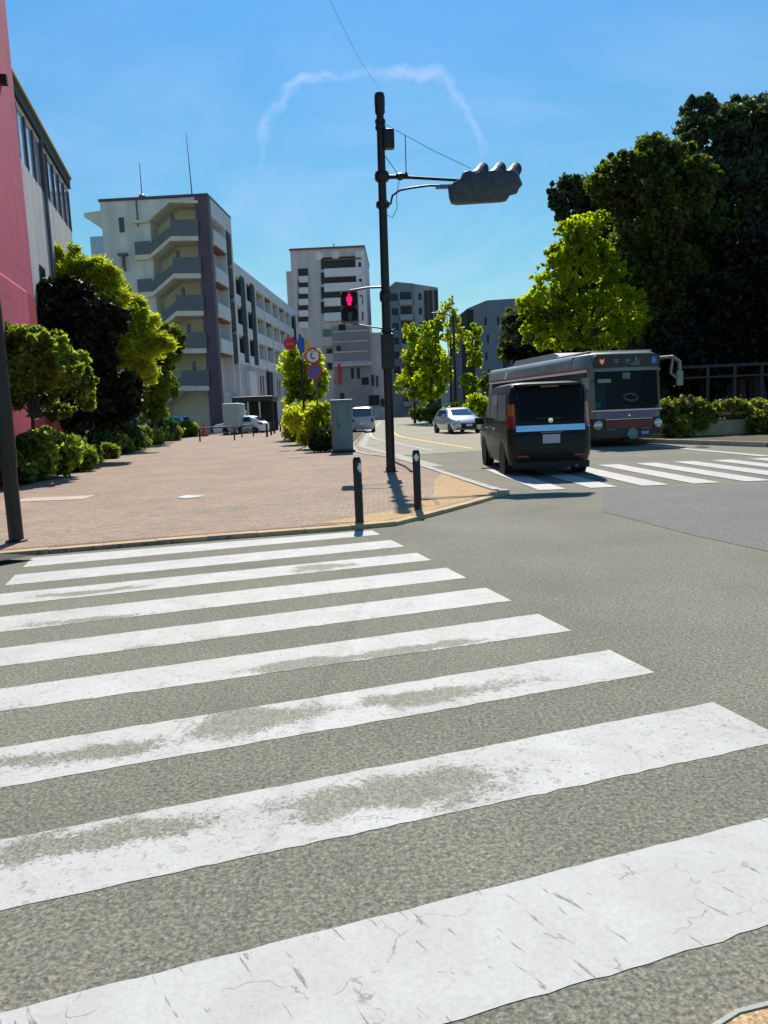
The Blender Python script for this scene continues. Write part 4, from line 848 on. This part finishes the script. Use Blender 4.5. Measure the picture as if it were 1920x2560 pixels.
# red hatch far left
q = at(440, 905, 58); t = thing('traffic_cone', 'red cone-shaped marker standing before the parked cars', 'traffic cone', (q[0], 58, .0))
MB().lathe((0, 0, 0), [(.42, .0), (.40, .06), (.30, .07), (.06, 1.0), (.04, 1.02)], 14).build('cone', mat('cone_red', (.65, .06, .02), .5), t, True); MB().box(-.45, .45, -.45, .45, 0, .05).build('base', M_blkm, t)

# bus
q = at(1360, 960, 24.6); BR = .17
FL = at(1277, 900, 24.6); ctr = np.array([FL[0]+1.25*math.cos(BR), 24.6+1.25*math.sin(BR)])
t = thing('bus', 'silver city bus with red stripes facing the viewer behind the minivan', 'bus', (ctr[0], ctr[1], .006), BR)
# local: x right, y back, z up
BL = 10.6
def bring(y, hw_, z0, z1, r): return [(x, y, z) for x, z in rrect(2*hw_, z1-z0, r, 4, 0, (z0+z1)/2)]
MB().rings([bring(1.5, 1.25, .30, 3.0, .22), bring(BL-.2, 1.25, .30, 3.0, .22), bring(BL, 1.18, .40, 2.85, .2)]).build('rear_body', M_bus, t, True)
# front section built as frame: lower panel, header, pillars
def fring(y, w, z0, z1): return [(x, y, z) for x, z in rrect(2*w, z1-z0, .06, 3, 0, (z0+z1)/2)]
MB().rings([[(x, y, z) for x, y in ((-w, 1.5), (-w, .25), (-w+.18, .0), (-.4, -.06), (.4, -.06), (w-.18, .0), (w, .25), (w, 1.5))] for z, w in ((.90, 1.25), (1.18, 1.25))]).build('front_panel', M_bus, t, True)
MB().rings([[(x, y+.02, z) for x, y in ((-w, 1.5), (-w, .25), (-w+.18, .0), (-.4, -.06), (.4, -.06), (w-.18, .0), (w, .25), (w, 1.5))] for z, w in ((.28, 1.22), (.36, 1.25), (.90, 1.25))]).build('bumper', M_busk, t, True)
MB().rings([[(x, y+dy_, z) for x, y in ((-w, 1.5), (-w, .25), (-w+.18, .0), (-.4, -.06), (.4, -.06), (w-.18, .0), (w, .25), (w, 1.5))] for z, w, dy_ in ((2.38, 1.25, .10), (2.75, 1.24, .14), (2.93, 1.18, .22), (3.0, 1.05, .4))]).build('front_header', M_bus, t, True)
for s in (-1, 1):
    MB().rings([[(s*1.25, .25+a_, z), (s*1.09, .02+a_, z), (s*1.06, .06+a_, z), (s*1.20, .32+a_, z)] for z, a_ in ((1.18, 0), (2.38, .1))]).build('windscreen_pillar', M_bus, t)
ws = MB(); ws.rings([[(x, y+a_, z) for x, y in ((-1.08, .03), (-.4, -.045), (.4, -.045), (1.08, .03))] for z, a_ in ((1.20, 0), (2.36, .10))], cap=False, closed=False); ws = ws.build('windscreen', M_bws, t)
b = MB(); b.tube([(.15, -.05, 1.22), (-.55, -.06, 1.40)], .018, 5); b.tube([(.95, -.03, 1.22), (.3, -.07, 1.38)], .018, 5); b.build('wiper', M_blk, ws)
b = MB().box(-1.2, 1.2, 1.40, 1.49, 1.19, 2.9).build('cab_partition', mat('cab_inside', (.02, .035, .045), .7), t)
MB().box(-1.15, 1.15, .25, .55, 1.0, 1.24).build('dashboard', M_dkin, t)
# steering wheel on the viewer's right (driver's right-hand seat is image left)
sw = MB(); n = 18; c_ = Vector((.42, .62, 1.55)); rs = [(c_+Vector((.24*math.cos(2*math.pi*i/n), .08*math.sin(2*math.pi*i/n), .11*math.sin(2*math.pi*i/n)))) for i in range(n+1)]
sw.tube(rs, .028, 6, False); sw.build('steering_wheel', M_lgrey, t, True)
MB().rings([rring(-.75, -.25, .95, 1.15, .08, z) for z in (1.2, 2.0, 2.12)]).build('driver_seat', mat('seat_teal', (.03, .09, .13), .7), t, True)
MB().box(-1.02, -.78, .3, .9, 1.24, 1.42).build('fare_box', mat('teal_box', (.02, .25, .25), .5), t)
for x in (-.98, -.85): MB().tube([(x, .7, 1.25), (x, .75, 2.3)], .025, 6).build('grab_rail', mat('rail_teal', (.06, .2, .25), .3), t)
MB().rings([rring(-.14, .14, .10, .16, .03, z) for z in (2.13, 2.33)]).build('interior_mirror', M_lgrey, t, True)
ds = MB().rings([[(x, y, z) for x, z in rrect(2.24, .40, .12, 5, 0, 2.69)] for y in (.05, .30)]).build('destination_sign', M_busk, t, True)
b = MB().prism([(x-.86, z+2.69) for x, z in ((-.07, .09), (-.03, .05), (.03, .05), (.07, .09), (.07, -.02), (0, -.09), (-.07, -.02))], .03, .045); b.build('orange_mark', mat('sign_orange', (.6, .18, .10), .5, emit=((.9, .3, .15), .25)), ds)
b = MB().prism(rrect(.2, .24, .05, 3, .90, 2.69), .03, .045).build('blue_mark', mat('sign_mark_blue', (.02, .15, .5), .5), ds)
MB().prism(rrect(.08, .12, .03, 3, .90, 2.69), .024, .029).build('mark_symbol', mat('mark_pale', (.15, .35, .65), .5), ds)
b = MB()
for x, z, w, h in ((-.38, .04, .16, .025), (-.38, -.02, .16, .025), (-.38, .01, .02, .14), (-.02, .0, .03, .18), (.04, .02, .10, .03), (.30, .06, .05, .10), (.32, -.04, .22, .03), (.26, -.11, .30, .03), (.42, .0, .02, .12)): b.box(x-w/2, x+w/2, .035, .045, 2.69+z-h/2, 2.69+z+h/2)
b.build('sign_lettering', mat('sign_pale', (.22, .28, .26), .5), ds)
def fstrip(z0, z1, eps, m, name, x=1.22):
    return MB().rings([[(xx, y-eps, z) for xx, y in ((-x, .06), (-x+.15, -.01), (-.4, -.065), (.4, -.065), (x-.15, -.01), (x, .06))] for z in (z0, z1)], cap=False, closed=False).build(name, m, t)
fstrip(1.13, 1.17, .012, M_white, 'white_band'); fstrip(1.085, 1.10, .012, M_busr, 'red_pinstripe'); fstrip(.93, 1.07, .012, M_busp, 'purple_band', 1.05)
MB().prism([(-.05, .955), (.05, .955), (0, 1.03)], -.09, -.08).build('emblem', M_chrome, t)
b = MB()
for i in range(4): b.box(-.80, .80, -.085, -.06, .60+i*.058, .628+i*.058)
b.build('grille_bars', M_busr, t)
MB().box(-.8, .8, -.084, -.055, .86, .875).build('grille_trim', M_chrome, t)
for s in (-1, 1):
    MB().lathe((s*1.02, -.02, .70), [(.14, .03), (.14, -.02), (.10, -.05), (.001, -.055)], 20, 'y').build('headlight', M_lamp, t, True)
    MB().box(s*.58-.16, s*.58+.16, -.075, -.05, .535, .565).build('marker_light', mat('marker_blue', (.02, .22, .45), .3), t)
MB().lathe((.13, -.05, .40), [(.18, .02), (.18, -.02), (.001, -.022)], 22, 'y').build('round_badge', mat('badge_teal', (.16, .26, .24), .4, var=.3, scale=6), t)
MB().box(.42, .68, -.07, -.05, .36, .46).build('number_plate', mat('plate_blue', (.25, .40, .62), .4), t)
b = MB().box(.75, 1.15, -.02, .01, .30, .38).build('bumper_trim', M_rust, t)
# mirrors
m_ = MB(); m_.tube([(1.15, .1, 2.75), (1.45, -.15, 2.76), (1.62, -.25, 2.6), (1.63, -.25, 2.25)], .055, 8); m_ = m_.build('mirror_arm', M_bus, t, True); MB().rings([rring(1.50, 1.72, -.33, -.22, .04, z) for z in (1.85, 2.3)]).build('mirror', M_bus, m_, True)
MB().tube([(1.45, -.15, 2.74), (1.38, -.15, 2.25), (1.62, -.25, 2.0)], .04, 6).build('mirror_stay', M_bus, m_, True)
m_ = MB(); m_.tube([(-1.15, .1, 2.1), (-1.4, -.1, 2.1)], .05, 8); m_ = m_.build('mirror_arm', M_bus, t, True); MB().rings([rring(-1.62, -1.38, -.2, -.05, .05, z) for z in (1.85, 2.2)]).build('mirror', M_bus, m_, True)
MB().rings([rring(-1.1, -.65, -.2, -.08, .05, z) for z in (2.02, 2.14)]).build('lower_view_mirror', M_bus, m_, True)
# sides
for s in (-1, 1):
    X = s*1.255
    def sp_(y0, y1, z0, z1, m, name, e=.0): return MB().box(min(X, X+s*.012)-e, max(X, X+s*.012)+e, y0, y1, z0, z1).build(name, m, t)
    ys = [.35, 1.6, 3.3, 4.9, 6.5, 8.1, 9.9]
    for a, b_ in zip(ys, ys[1:]): sp_(a+.03, b_-.03, 1.25, 2.38, M_vg, 'side_window', .004)
    sp_(.3, BL-.3, 2.46, 2.52, M_busr, 'roof_stripe', .001); sp_(.3, BL-.3, 2.38, 2.45, M_white, 'window_trim', .001); sp_(1.5, BL-.3, .35, 1.2, M_busk, 'lower_panel', .001); sp_(.3, 1.5, .3, 1.18, M_busk, 'front_door' if s < 0 else 'front_side_panel', -.002)
    for y_ in (2.3, 7.9):
        MB().lathe((s*1.257, y_, .5), [(.58, 0), (.58, .01*s)], 26, 'x').build('wheel_arch', M_dk, t); wheel(t, s*1.13, y_, .48, .27)
MB().rings([[(x, y, z) for x, y in ((-.85, ya), (.85, ya), (.85, yb), (-.85, yb))] for z, ya, yb in ((2.99, 3.2, 8.4), (3.16, 3.6, 8.2), (3.24, 3.9, 8.0))]).build('roof_unit', M_lgrey, t, True)
MB().box(-1.1, 1.1, .55, 3.1, 2.985, 3.05).build('roof_fairing', M_lgrey, t, bevel=.02)

# ---------------------------------------------------------------- vegetation
def leaves(blobs, n, size, m, name, parent, seed, elong=1.6, clump=.28, nclump=None, droop=0, org=(0, 0, 0)):
    rg = np.random.default_rng(seed); vol = np.array([b[3]*b[4]*b[5] for b in blobs])**.8; vol /= vol.sum(); P = []
    for b, f in zip(blobs, vol):
        k = max(3, int(n*f)); nc = nclump or max(8, int(k/55))
        d = rg.normal(size=(nc, 3)); d /= np.linalg.norm(d, axis=1)[:, None]; rad = rg.uniform(.35, 1.0, nc)**.45
        cc_ = d*rad[:, None]*np.array(b[3:6])+np.array(b[:3])
        idx = rg.integers(0, nc, k); r0 = np.array(b[3:6]).mean()*clump
        P.append(cc_[idx]+rg.normal(size=(k, 3))*r0*.55)
    P = np.concatenate(P)-np.array(org); P = P[P[:, 2]+org[2] > .06]; k = len(P)
    a = rg.normal(size=(k, 3)); a[:, 2] -= droop; a /= np.linalg.norm(a, axis=1)[:, None]
    c = np.cross(a, rg.normal(size=(k, 3))); c /= np.linalg.norm(c, axis=1)[:, None]
    s = size*rg.uniform(.6, 1.35, k)[:, None]
    nrm = np.cross(a, c)
    V = np.stack([P-a*s*elong*.5, P+c*s*.5-nrm*s*.12, P+a*s*elong*.5, P-c*s*.5-nrm*s*.12], 1).reshape(-1, 3)
    me = bpy.data.meshes.new(name); me.vertices.add(4*k); me.vertices.foreach_set('co', V.astype(np.float32).ravel())
    me.loops.add(4*k); me.loops.foreach_set('vertex_index', np.arange(4*k, dtype=np.int32)); me.polygons.add(k)
    me.polygons.foreach_set('loop_start', np.arange(0, 4*k, 4, dtype=np.int32)); me.polygons.foreach_set('loop_total', np.full(k, 4, np.int32))
    me.materials.append(m); me.update(calc_edges=True); me.validate()
    o = bpy.data.objects.new(name, me); link(o)
    if parent: o.parent = parent
    return o
def B(u, v, Y, ru, rv, dY=None, ry=None):
    """blob centred at survey pixel (u, v), depth Y, radii in pixels -> metres"""
    s = Y/1667; p = at(u, v, Y); r = ru*s
    return (p[0], p[1], p[2], ru*s, (ry if ry else min(ru, rv)*s), rv*s)
def lumps(blobs, k, f, seed):
    rg = np.random.default_rng(seed); out = []
    for b in blobs:
        out.append((b[0], b[1], b[2], b[3]*.72, b[4]*.72, b[5]*.72))
        for _ in range(k):
            d = rg.normal(size=3); d[2] = abs(d[2])*.9-.25; d /= np.linalg.norm(d); s_ = rg.uniform(.7, 1.2)*f
            out.append((b[0]+d[0]*b[3]*.8, b[1]+d[1]*b[4]*.8, b[2]+d[2]*b[5]*.8, b[3]*s_, b[4]*s_, b[5]*s_*.75))
    return out
def tree(name, lab, cat, group, base, blobs, n, size, m, seed, tr=.12, limbs=True, **kw):
    t = thing(name, lab, cat, (base[0], base[1], base[2] if len(base) > 2 else 0.0), 0, group)
    o = (base[0], base[1], base[2] if len(base) > 2 else 0.0)
    rg = random.Random(seed)
    hi = max(b[2] for b in blobs)-o[2]; lo = min(b[2]-b[5] for b in blobs)-o[2]
    mean = np.average([b[:3] for b in blobs], axis=0, weights=[b[3]*b[5] for b in blobs])-np.array(o)
    tb = MB(); fork = max(.3, min(lo+.15*hi, hi*.45)); top = (mean[0]*.8, mean[1]*.8, hi)
    tb.tube([(0, 0, -.05), (mean[0]*.1, mean[1]*.1, fork*.5), (mean[0]*.25, mean[1]*.25, fork), (mean[0]*.6, mean[1]*.6, (fork+hi)/2), top], [tr*1.3, tr, tr*.85, tr*.5, tr*.15], 8)
    tb.build('trunk', M_bark, t, True)
    if limbs:
        lb = MB()
        for b in blobs:
            e = np.array(b[:3])-np.array(o); s0 = np.array([mean[0]*.25, mean[1]*.25, fork]); mid = (s0+e)/2+np.array([rg.uniform(-.2, .2), rg.uniform(-.2, .2), rg.uniform(0, .3)])
            lb.tube([s0, mid, e], [tr*.5, tr*.32, tr*.08], 6)
            for _ in range(4):
                e2 = e+np.array([rg.uniform(-1, 1)*b[3], rg.uniform(-1, 1)*b[4], rg.uniform(-.3, 1)*b[5]])*.8
                lb.tube([mid, (mid+e2)/2+np.array([0, 0, .1]), e2], [tr*.25, tr*.15, tr*.04], 5)
        lb.build('limbs', M_bark, t, True)
    lk = kw.pop('lump', None)
    leaves(lumps(blobs, lk[0], lk[1], seed) if lk else blobs, n, size, m, 'crown', t, seed, org=o, **kw)
    return t
G_R = 'big dark trees behind the hedge'
# big dark evergreen wood on the right
tree('evergreen_tree', 'huge dark evergreen tree with the highest crown at the right edge', 'tree', G_R, (at(1590, 860, 44)[0], 44, .1),
     [B(1560, 300, 44, 90, 85), B(1500, 260, 45, 60, 50), B(1640, 280, 44, 90, 80), B(1620, 430, 43, 130, 100), B(1500, 400, 43, 90, 80), B(1740, 380, 44, 110, 150), B(1600, 580, 44, 150, 110), B(1600, 720, 44, 150, 110), B(1510, 480, 43, 80, 70)], 110000, .20, L_darkb, 11, .45, lump=(9, .30), clump=.20)
tree('evergreen_tree', 'broad mid-green evergreen tree left of the tallest crown', 'tree', G_R, (at(1420, 860, 40)[0], 40, .1),
     [B(1400, 360, 40, 90, 70), B(1320, 400, 40, 65, 55), B(1460, 420, 39, 90, 90), B(1400, 480, 40, 90, 80), B(1450, 600, 40, 110, 90), B(1470, 730, 40, 120, 90), B(1510, 520, 41, 80, 80), B(1360, 560, 41, 70, 80)], 100000, .17, L_big, 12, .4, lump=(9, .30), clump=.20)
tree('evergreen_tree', 'thin-crowned evergreen tree at the left end of the dark wood', 'tree', G_R, (at(1270, 860, 47)[0], 47, .1),
     [B(1235, 420, 47, 55, 48), B(1210, 450, 47, 26, 34), B(1280, 470, 47, 60, 50), B(1240, 560, 47, 55, 60), B(1200, 700, 47, 80, 70), B(1130, 710, 47, 45, 50), B(1290, 620, 47, 80, 80), B(1290, 430, 47, 50, 50), B(1320, 520, 47, 60, 70), B(1250, 500, 47, 50, 60)], 60000, .16, L_darkb, 13, .35, lump=(8, .28), clump=.2)
tree('evergreen_tree', 'dense dark evergreen tree filling the right edge above the hedge', 'tree', G_R, (at(1640, 860, 38)[0], 38, .1),
     [B(1640, 560, 38, 110, 80), B(1600, 650, 38, 120, 90), B(1560, 760, 38, 130, 80), B(1700, 720, 38, 110, 110), B(1480, 760, 38, 90, 80)], 90000, .18, L_shade, 14, .4, lump=(8, .3), clump=.22)
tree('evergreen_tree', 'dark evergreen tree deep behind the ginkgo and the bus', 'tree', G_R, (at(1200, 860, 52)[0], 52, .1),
     [B(1160, 760, 52, 80, 60), B(1260, 740, 52, 90, 70), B(1370, 740, 52, 100, 80), B(1400, 640, 52, 90, 80)], 40000, .22, L_shade, 15, .4, lump=(8, .3), clump=.2)
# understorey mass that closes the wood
o = leaves([B(1180+i*75, 830, 56, 60, 75) for i in range(9)], 24000, .34, L_shade, 'wood_understorey', None, 16); tag(o, kind='stuff')
# ginkgo behind the bus
GY = 36
tree('ginkgo_tree', 'bright yellow-green ginkgo tree standing right behind the bus', 'tree', None, (at(1255, 860, GY)[0], GY, .1),
     [B(1262, 500, GY, 42, 48), B(1230, 500, GY, 30, 32), B(1290, 480, GY, 26, 24), B(1250, 575, GY, 68, 50), B(1200, 610, GY, 55, 40), B(1310, 590, GY, 42, 42), B(1170, 650, GY, 50, 42), B(1250, 665, GY, 80, 50), B(1330, 650, GY, 52, 44), B(1200, 715, GY, 70, 38), B(1290, 720, GY, 75, 40), B(1350, 710, GY, 42, 42), B(1140, 665, GY, 28, 26), B(1375, 640, GY, 20, 14), B(1150, 715, GY, 34, 34), B(1255, 545, GY, 55, 40), B(1370, 690, GY, 30, 40), B(1220, 740, GY, 60, 22), B(1300, 745, GY, 70, 20)], 62000, .11, L_gink, 21, .2, clump=.22, elong=1.15, lump=(9, .42))
# young trees along the road on the right
G_Y = 'young trees along the road'
for i, (lab, u, Y, bl, n, m) in enumerate([
    ('rounded young tree nearest the blue block, left end of the roadside row', 895, 74, [(890, 760, 26, 60), (905, 800, 32, 50), (880, 830, 24, 44), (885, 720, 18, 26), (910, 850, 26, 34)], 12000, L_gink),
    ('tall full young tree second from the left in the roadside row', 930, 68, [(930, 720, 26, 32), (925, 770, 32, 48), (935, 830, 36, 40), (950, 690, 14, 22), (955, 800, 22, 50)], 13000, L_gink),
    ('sparse feathery young tree with sky showing through beside the post', 975, 64, [(968, 680, 22, 34), (985, 730, 24, 44), (965, 800, 20, 40), (975, 650, 8, 16)], 2600, L_yel),
    ('slender young tree in front of the slate-blue block', 1026, 60, [(1024, 730, 17, 42), (1022, 780, 17, 36), (1020, 830, 24, 26)], 3500, L_gink),
    ('low bushy young tree next to the bus tail', 1095, 52, [(1100, 700, 22, 32), (1098, 760, 26, 40), (1060, 830, 34, 30)], 4500, L_grn)]):
    tree('street_tree', lab, 'tree', G_Y, (at(u, 880, Y)[0], Y, .1), [B(a, b_, Y, c_, d_) for a, b_, c_, d_ in bl], n, .17, m, 30+i, .11, clump=.25, elong=1.3, lump=(5, .45))
# roadside shrubs right of the carriageway
for i, (lab, u, v, Y, ru, rv) in enumerate([('low shrub mass at the far left end of the roadside bed', 905, 893, 75, 22, 14), ('low green shrub in the roadside bed below the sparse tree', 940, 893, 66, 26, 17), ('shrub in the roadside bed behind the silver car', 985, 890, 58, 26, 18), ('taller yellow-green shrub between silver car and bus', 1030, 880, 50, 30, 26)]):
    p = at(u, v, Y); t = thing('shrub', lab, 'shrub', (p[0], Y, .1), 0, 'roadside bed shrubs'); leaves([B(u, v, Y, ru, rv), B(u+ru*.6, v+4, Y, ru*.7, rv*.8)], 3500, .13, L_gink if i > 2 else L_grn, 'foliage', t, 50+i, org=(p[0], Y, .1))
# hedge on the right with its planter wall and fence
p0, p1 = at(1450, 950, 27), at(1700, 955, 26.0)
t = thing('hedge', 'long yellow-green clipped hedge along the right kerb', 'hedge', (p0[0], 27, .1))
leaves([B(1445+i*24, 898 if i < 5 else 882, 27.5, 22, 34 if i < 4 else 16) for i in range(13)]+[B(1470, 925, 27, 26, 24), B(1640, 920, 27, 22, 30), B(1665, 920, 27, 26, 34)], 30000, .085, L_hy, 'foliage', t, 61, org=(p0[0], 27, .1), clump=.35)
leaves([B(1488, 872, 27.4, 14, 13)], 500, .09, L_brown, 'dry_twigs', t, 62, org=(p0[0], 27, .1), droop=-2)
a, b_ = at(1535, 905, 27.3), at(1640, 950, 27.3)
t = thing('planter_wall', 'low tan stone planter wall under the hedge gap', 'wall', (a[0], 27.3, .1))
MB().box(-3.2, 8, 0, .3, 0, .52).build('wall', mat('tan_stone', (.42, .32, .20), .85, var=.2, scale=3, bump=.4), t, bevel=.02)
MB().box(.0, 2.0, -.02, .25, .72, .80).build('bench_slat', mat('orange_brown_wood', (.42, .16, .07), .7, var=.3), t); b = MB()
for x in (.2, 1.8): b.box(x, x+.08, .0, .2, .52, .72)
b.build('bench_support', M_blk, t)
FY = 33; q0 = at(1480, 790, FY); t = thing('railing_fence', 'dark grey park railing with square posts under the trees', 'fence', (q0[0], FY, .1), -.03)
b = MB(); hz = q0[2]-.1; b.box(-.2, 10, -.04, .04, hz-.12, hz); b.box(-.2, 10, -.04, .04, hz-.55, hz-.47); b.build('rail', M_fence, t)
for i in range(7): MB().box(.9+i*1.12, 1.0+i*1.12, -.05, .05, 0, hz).build('post', M_fence, t)
b = leaves([B(1560+i*22, 868, 28.6, 14, 8) for i in range(6)], 1500, .07, leafmat('leaf_violet', (.12, .08, .22), (.30, .20, .45), .3), 'violet_flowers', None, 64); tag(b, 'low violet flowering strip along the hedge top', 'flowers', kind='stuff')

# shrub bed at the end of the pavement
t = thing('shrub', 'bright yellow-green loose shrub left of the utility cabinet', 'shrub', (-2.3, 31, .075)); leaves([B(660, 905, 36, 42, 32), B(690, 915, 31, 32, 36), B(700, 890, 31, 18, 20), B(640, 930, 40, 30, 22), B(672, 945, 31, 28, 20)], 15000, .085, L_yel, 'foliage', t, 71, org=(-2.3, 31, .075), elong=2.6)
t = thing('shrub', 'dark shaded low bush at the foot of the utility cabinet', 'shrub', (-1.75, 28.6, .075)); leaves([B(700, 950, 28.4, 22, 22), B(685, 960, 28.4, 16, 12)], 5000, .09, L_dark, 'foliage', t, 72, org=(-1.75, 28.6, .075))
tree('street_tree', 'small yellow-green tree behind the round road signs', 'tree', None, (at(655, 905, 44)[0], 44, .05), [B(640, 800, 44, 34, 44), B(632, 768, 44, 18, 28), B(670, 830, 44, 34, 36), B(650, 868, 44, 38, 28), B(690, 800, 44, 14, 40)], 12000, .13, L_gink, 73, .11, clump=.24, elong=1.5)
# left-hand planting
t = thing('shrub', 'sprawling lit green shrub at the foot of the left pole', 'shrub', (-8.6, 20.5, .049)); leaves([B(70, 985, 20, 42, 44), B(120, 975, 21, 46, 40), B(165, 985, 23, 40, 28), B(45, 1015, 19, 26, 26), B(95, 955, 22, 40, 26), B(15, 1010, 19, 40, 30), B(-40, 1010, 19, 50, 50)], 24000, .10, L_shr, 'foliage', t, 81, org=(-8.6, 20.5, .049), elong=2.0)
b = [('low dark clipped hedge block left of the walkway', 205, 950, 33, 52, 38), ('rounded dark clipped bush at the middle of the hedge row', 265, 942, 37, 42, 34), ('clipped green bush at the far end of the hedge row', 335, 922, 47, 42, 26)]
for i, (lab, u, v, Y, ru, rv) in enumerate(b):
    p = at(u, v, Y); t = thing('clipped_hedge', lab, 'hedge', (p[0], Y, .05), 0, 'clipped bushes beside the walkway'); leaves([B(u-ru*.4, v, Y, ru*.7, rv), B(u+ru*.4, v, Y, ru*.7, rv)], 8000, .08, L_hed, 'foliage', t, 82+i, org=(p[0], Y, .05), clump=.16)
t = thing('low_hedge', 'long low green hedge strip between the walkway and the clipped bushes', 'hedge', (-12.5, 36, .05)); leaves([B(u_, v_, Y_, 26, 17) for u_, v_, Y_ in ((200, 985, 28), (230, 975, 30), (262, 966, 34), (296, 956, 38), (330, 947, 44), (365, 938, 50), (400, 928, 58), (300, 940, 40), (250, 955, 33))], 26000, .09, L_shr, 'foliage', t, 88, org=(-12.5, 36, .05), clump=.3, elong=2)
t = tree('small_tree', 'small broad-leaved tree with thin stems before the red wall', 'tree', None, (at(70, 960, 20.5)[0], 20.5, .05), [B(20, 740, 20.5, 60, 44), B(80, 760, 20.5, 60, 50), B(130, 800, 20.5, 52, 50), B(165, 830, 21, 34, 36), B(60, 810, 20.5, 62, 44), B(10, 800, 20.5, 40, 50), B(90, 850, 21, 60, 30), B(110, 890, 21.5, 44, 22), B(185, 850, 21.5, 22, 50), B(30, 860, 20.5, 40, 26)], 30000, .11, L_shr, 91, .06, clump=.26, elong=1.7, lump=(7, .42))
tree('conifer_tree', 'large black-green shaded tree in the left planting', 'tree', None, (at(170, 950, 28)[0]-.3, 28, .05), [B(150, 690, 28, 60, 70), B(120, 640, 28, 40, 40), B(200, 720, 28, 60, 60), B(160, 790, 27, 80, 60), B(200, 850, 27, 75, 55), B(260, 850, 28, 50, 50), B(150, 880, 27, 70, 50), B(240, 890, 28, 70, 40)], 90000, .12, L_shade, 92, .16, clump=.3, elong=2.6, lump=(7, .45))
tree('feathery_tree', 'tall feathery yellow-green tree above the dark tree, touching the grey building', 'tree', None, (at(140, 930, 32)[0], 32, .05), [B(130, 610, 32, 60, 36), B(190, 610, 32, 52, 36), B(100, 570, 32, 14, 42), B(125, 555, 32, 9, 34), B(158, 565, 32, 13, 36), B(88, 630, 32, 26, 44), B(215, 590, 32, 32, 26), B(225, 650, 32, 44, 44), B(60, 660, 32, 22, 26)], 42000, .05, L_yel, 93, .14, clump=.5, elong=6.5, lump=(6, .5))
tree('feathery_tree', 'feathery yellow-green tree hanging over the hedge before the apartment stairs', 'tree', None, (at(255, 930, 38)[0], 38, .05), [B(245, 650, 38, 44, 36), B(250, 690, 38, 48, 46), B(290, 715, 38, 46, 44), B(265, 755, 38, 52, 50), B(325, 750, 38, 40, 32), B(285, 810, 38, 42, 40), B(225, 615, 38, 16, 34), B(268, 640, 38, 12, 36), B(300, 665, 38, 14, 30)], 52000, .055, L_yel, 193, .14, clump=.5, elong=6.5, lump=(6, .5))
tree('conifer_tree', 'conical green tree at the right end of the left planting', 'tree', None, (at(335, 930, 46)[0], 46, .05), [B(345, 730, 46, 44, 34), B(365, 760, 46, 28, 36), B(320, 790, 46, 50, 44), B(340, 840, 46, 42, 44), B(330, 880, 46, 38, 34)], 36000, .09, L_grn, 94, .13, clump=.3, elong=3, lump=(6, .45))

# bike barriers and posts at the far end of the walkway
def barrier(lab, u0, u1, v, Y, top, group='low barriers at the far end of the walkway'):
    a, b_ = at(u0, v, Y), at(u1, v, Y); t = thing('barrier', lab, 'barrier', ((a[0]+b_[0])/2, Y, Z0), 0, group); w = (b_[0]-a[0])/2
    MB().tube([(-w, 0, 0), (-w, 0, top-.08), (-w+.08, 0, top), (w-.08, 0, top), (w, 0, top-.08), (w, 0, 0)], .045, 8).build('hoop', M_blk, t, True)
    MB().box(-w, w, -.02, .02, top*.55, top*.62).build('cross_bar', M_grey, t)
barrier('wide black U-shaped barrier nearest the clipped hedge', 430, 505, 922, 46, .8)
barrier('narrow black U-shaped barrier right of the wide one', 521, 546, 915, 52, .8)
for i, (u, v, Y) in enumerate([(576, 925, 50), (585, 920, 54), (592, 916, 58), (605, 912, 64)]):
    p = at(u, v, Y); t = thing('slim_bollard', ['nearest slim black post in the short row before the sign tree', 'second slim black post from the viewer in the short row', 'third slim black post from the viewer in the short row', 'farthest slim black post in the short row, beside the tree'][i], 'bollard', (p[0], Y, Z0), 0, 'slim posts on the walkway')
    MB().tube([(0, 0, 0), (0, 0, .82), (0, 0, .86)], [.07, .07, .03], 10).build('post', M_blk, t, True)
